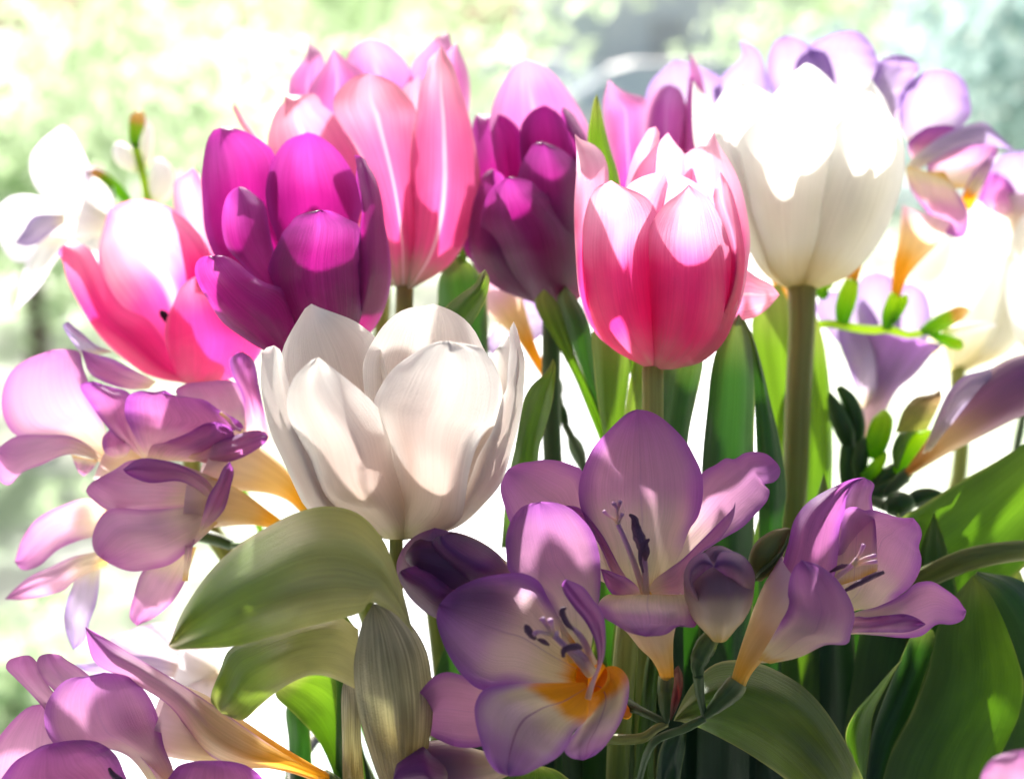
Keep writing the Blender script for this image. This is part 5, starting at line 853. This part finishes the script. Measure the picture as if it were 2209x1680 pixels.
def bush(name, label, cat, px, py, dist, rad, n, size, mat, seed, trunk_h):
    c = ray(px, py, dist * 100); base = Vector((c.x, c.y, GZ))
    e = thing(name, label, cat, base)
    V, F = [], []
    for i in range(2):
        for j in range(8):
            a = j * math.pi / 4; r = (.07, .03)[i]
            V.append(base + Vector((r * math.cos(a), r * math.sin(a), 0 if i == 0 else max(.2, c.z - GZ))))
    for j in range(8): F.append((j, (j + 1) % 8, 8 + (j + 1) % 8, 8 + j))
    link_mesh('trunk', V, F, None, 'bark', e)
    leaf_cloud('crown', e, c, rad, n, size, mat, seed)
bush('shrub', 'sunlit yellow green shrub far out of focus behind the white freesia', 'shrub', 60, 380, 7.5, (.9, .7, .6), 1300, .06, 'shrub_leaf', 1, 1)
bush('shrub', 'bright loose shrub far out of focus between white freesia and tulips', 'shrub', 420, 330, 9.0, (1.2, .8, .7), 1500, .07, 'shrub_leaf', 2, 1)
bush('tree', 'blurred light green tree behind the back magenta tulip', 'tree', 800, 60, 14.0, (2.2, 1.2, 1.3), 1700, .11, 'shrub_leaf', 3, 1)
bush('tree', 'blurred leafy tree in the upper left corner', 'tree', 150, 90, 12.0, (2.2, 1.2, 1.4), 1500, .1, 'shrub_leaf', 4, 1)
bush('tree', 'blurred blue green tree in the upper right corner', 'tree', 2180, 160, 16.0, (1.7, 1.4, 1.9), 3200, .13, 'tree_leaf', 5, 1)
bush('tree', 'pale green blurred tree behind the lilac freesias', 'tree', 1850, 60, 22.0, (2.6, 1.4, 1.6), 1500, .15, 'shrub_leaf', 6, 1)
bush('shrub', 'low blurred shrub below the left freesia spray', 'shrub', 40, 1480, 4.6, (.35, .3, .3), 700, .04, 'shrub_leaf', 8, 1)

# parked cars on the road
t = NT('car_paint'); pr = t.n('BsdfPrincipled'); pr.inputs[0].default_value = h('e6e8ea'); pr.inputs['Roughness'].default_value = .25; pr.inputs['Coat Weight'].default_value = .5
o = t.n('OutputMaterial'); t.l(pr.outputs[0], o.inputs[0]); MATS['car_paint'] = t.m
t = NT('car_glass'); pr = t.n('BsdfPrincipled'); pr.inputs[0].default_value = h('d4dce2'); pr.inputs['Roughness'].default_value = .1
o = t.n('OutputMaterial'); t.l(pr.outputs[0], o.inputs[0]); MATS['car_glass'] = t.m
t = NT('tyre'); pr = t.n('BsdfPrincipled'); pr.inputs[0].default_value = h('303030')
o = t.n('OutputMaterial'); t.l(pr.outputs[0], o.inputs[0]); MATS['tyre'] = t.m
def car(px, dist, label):
    c = ray(px, 150, dist * 100); base = Vector((c.x, c.y, GZ + .006))
    e = thing('parked_car', label, 'car', base, )
    def loft(name, secs, mat):
        V, F = [], []
        for x, z0, z1, w0, w1 in secs:
            V += [base + Vector((x, -w0, z0)), base + Vector((x, -w1, z1)), base + Vector((x, w1, z1)), base + Vector((x, w0, z0))]
        for i in range(len(secs) - 1):
            for j in range(4):
                F.append((i * 4 + j, i * 4 + (j + 1) % 4, i * 4 + 4 + (j + 1) % 4, i * 4 + 4 + j))
        F += [(3, 2, 1, 0), tuple(len(V) - 4 + j for j in range(4))]
        return link_mesh(name, V, F, None, mat, e, smooth=False)
    loft('body', [(-2.1, .35, .75, .75, .75), (-1.9, .25, .85, .85, .8), (-.9, .22, .95, .88, .85), (1.2, .22, .98, .88, .85), (2.0, .25, .9, .85, .8), (2.15, .4, .8, .75, .7)], 'car_paint')
    loft('window', [(-1.25, .93, .96, .82, .8), (-.55, .93, 1.38, .82, .62), (.9, .93, 1.4, .82, .62), (1.6, .95, .98, .82, .8)], 'car_glass')
    loft('roof', [(-.62, 1.36, 1.39, .63, .6), (-.3, 1.37, 1.47, .64, .56), (.7, 1.37, 1.48, .64, .56), (1.0, 1.36, 1.4, .63, .6)], 'car_paint')
    for sx in (-1.35, 1.35):
        for sy in (-.82, .82):
            V, F = [], []
            for i in range(2):
                for j in range(20):
                    a = j * math.pi / 10; V.append(base + Vector((sx + .31 * math.cos(a), sy + (i - .5) * .2, .31 + .31 * math.sin(a))))
            for j in range(20): F.append((j, (j + 1) % 20, 20 + (j + 1) % 20, 20 + j))
            F += [tuple(range(20)), tuple(range(39, 19, -1))]
            link_mesh('wheel', V, F, None, 'tyre', e, smooth=False)
car(1120, 24, 'white parked car far out of focus behind the right purple tulip')
car(1420, 21, 'silver white parked car out of focus behind the lilac freesias')

# pale house across the road
hb = ray(1500, 100, 4400); hx, hy = hb.x, hb.y
house = thing('house', 'pale grey house far out of focus behind the parked cars', 'house', (hx, hy, GZ))
flat_mat('render_grey', h('d8dce6'), h('e4e6ec'), .5, .8); flat_mat('roof_grey', h('bcbcc4'), h('ccccd0'), 2, .7)
def hbox(name, x0, x1, y0, y1, z0, z1, mat):
    o_ = slab(name, hx + x0, hx + x1, hy + y0, hy + y1, GZ + z0, GZ + z1, mat, None, house); return o_
hbox('wall', -4.5, 4.5, 0, 6, 0, 3.0, 'render_grey')
link_mesh('roof', [Vector((hx + x, hy + y, GZ + z)) for x, y, z in ((-4.9, -.4, 2.9), (4.9, -.4, 2.9), (4.9, 6.4, 2.9), (-4.9, 6.4, 2.9), (-4.9, 3, 5), (4.9, 3, 5))], [(0, 1, 5, 4), (2, 3, 4, 5), (0, 4, 3), (1, 2, 5), (0, 3, 2, 1)], None, 'roof_grey', house, smooth=False)
for wx in (-3, 1.2, 3): hbox('window', wx - .6, wx + .6, -.04, .0, 1.0, 2.3, 'car_glass')
hbox('door', -1.2, -.2, -.05, .0, 0, 2.1, 'roof_grey')
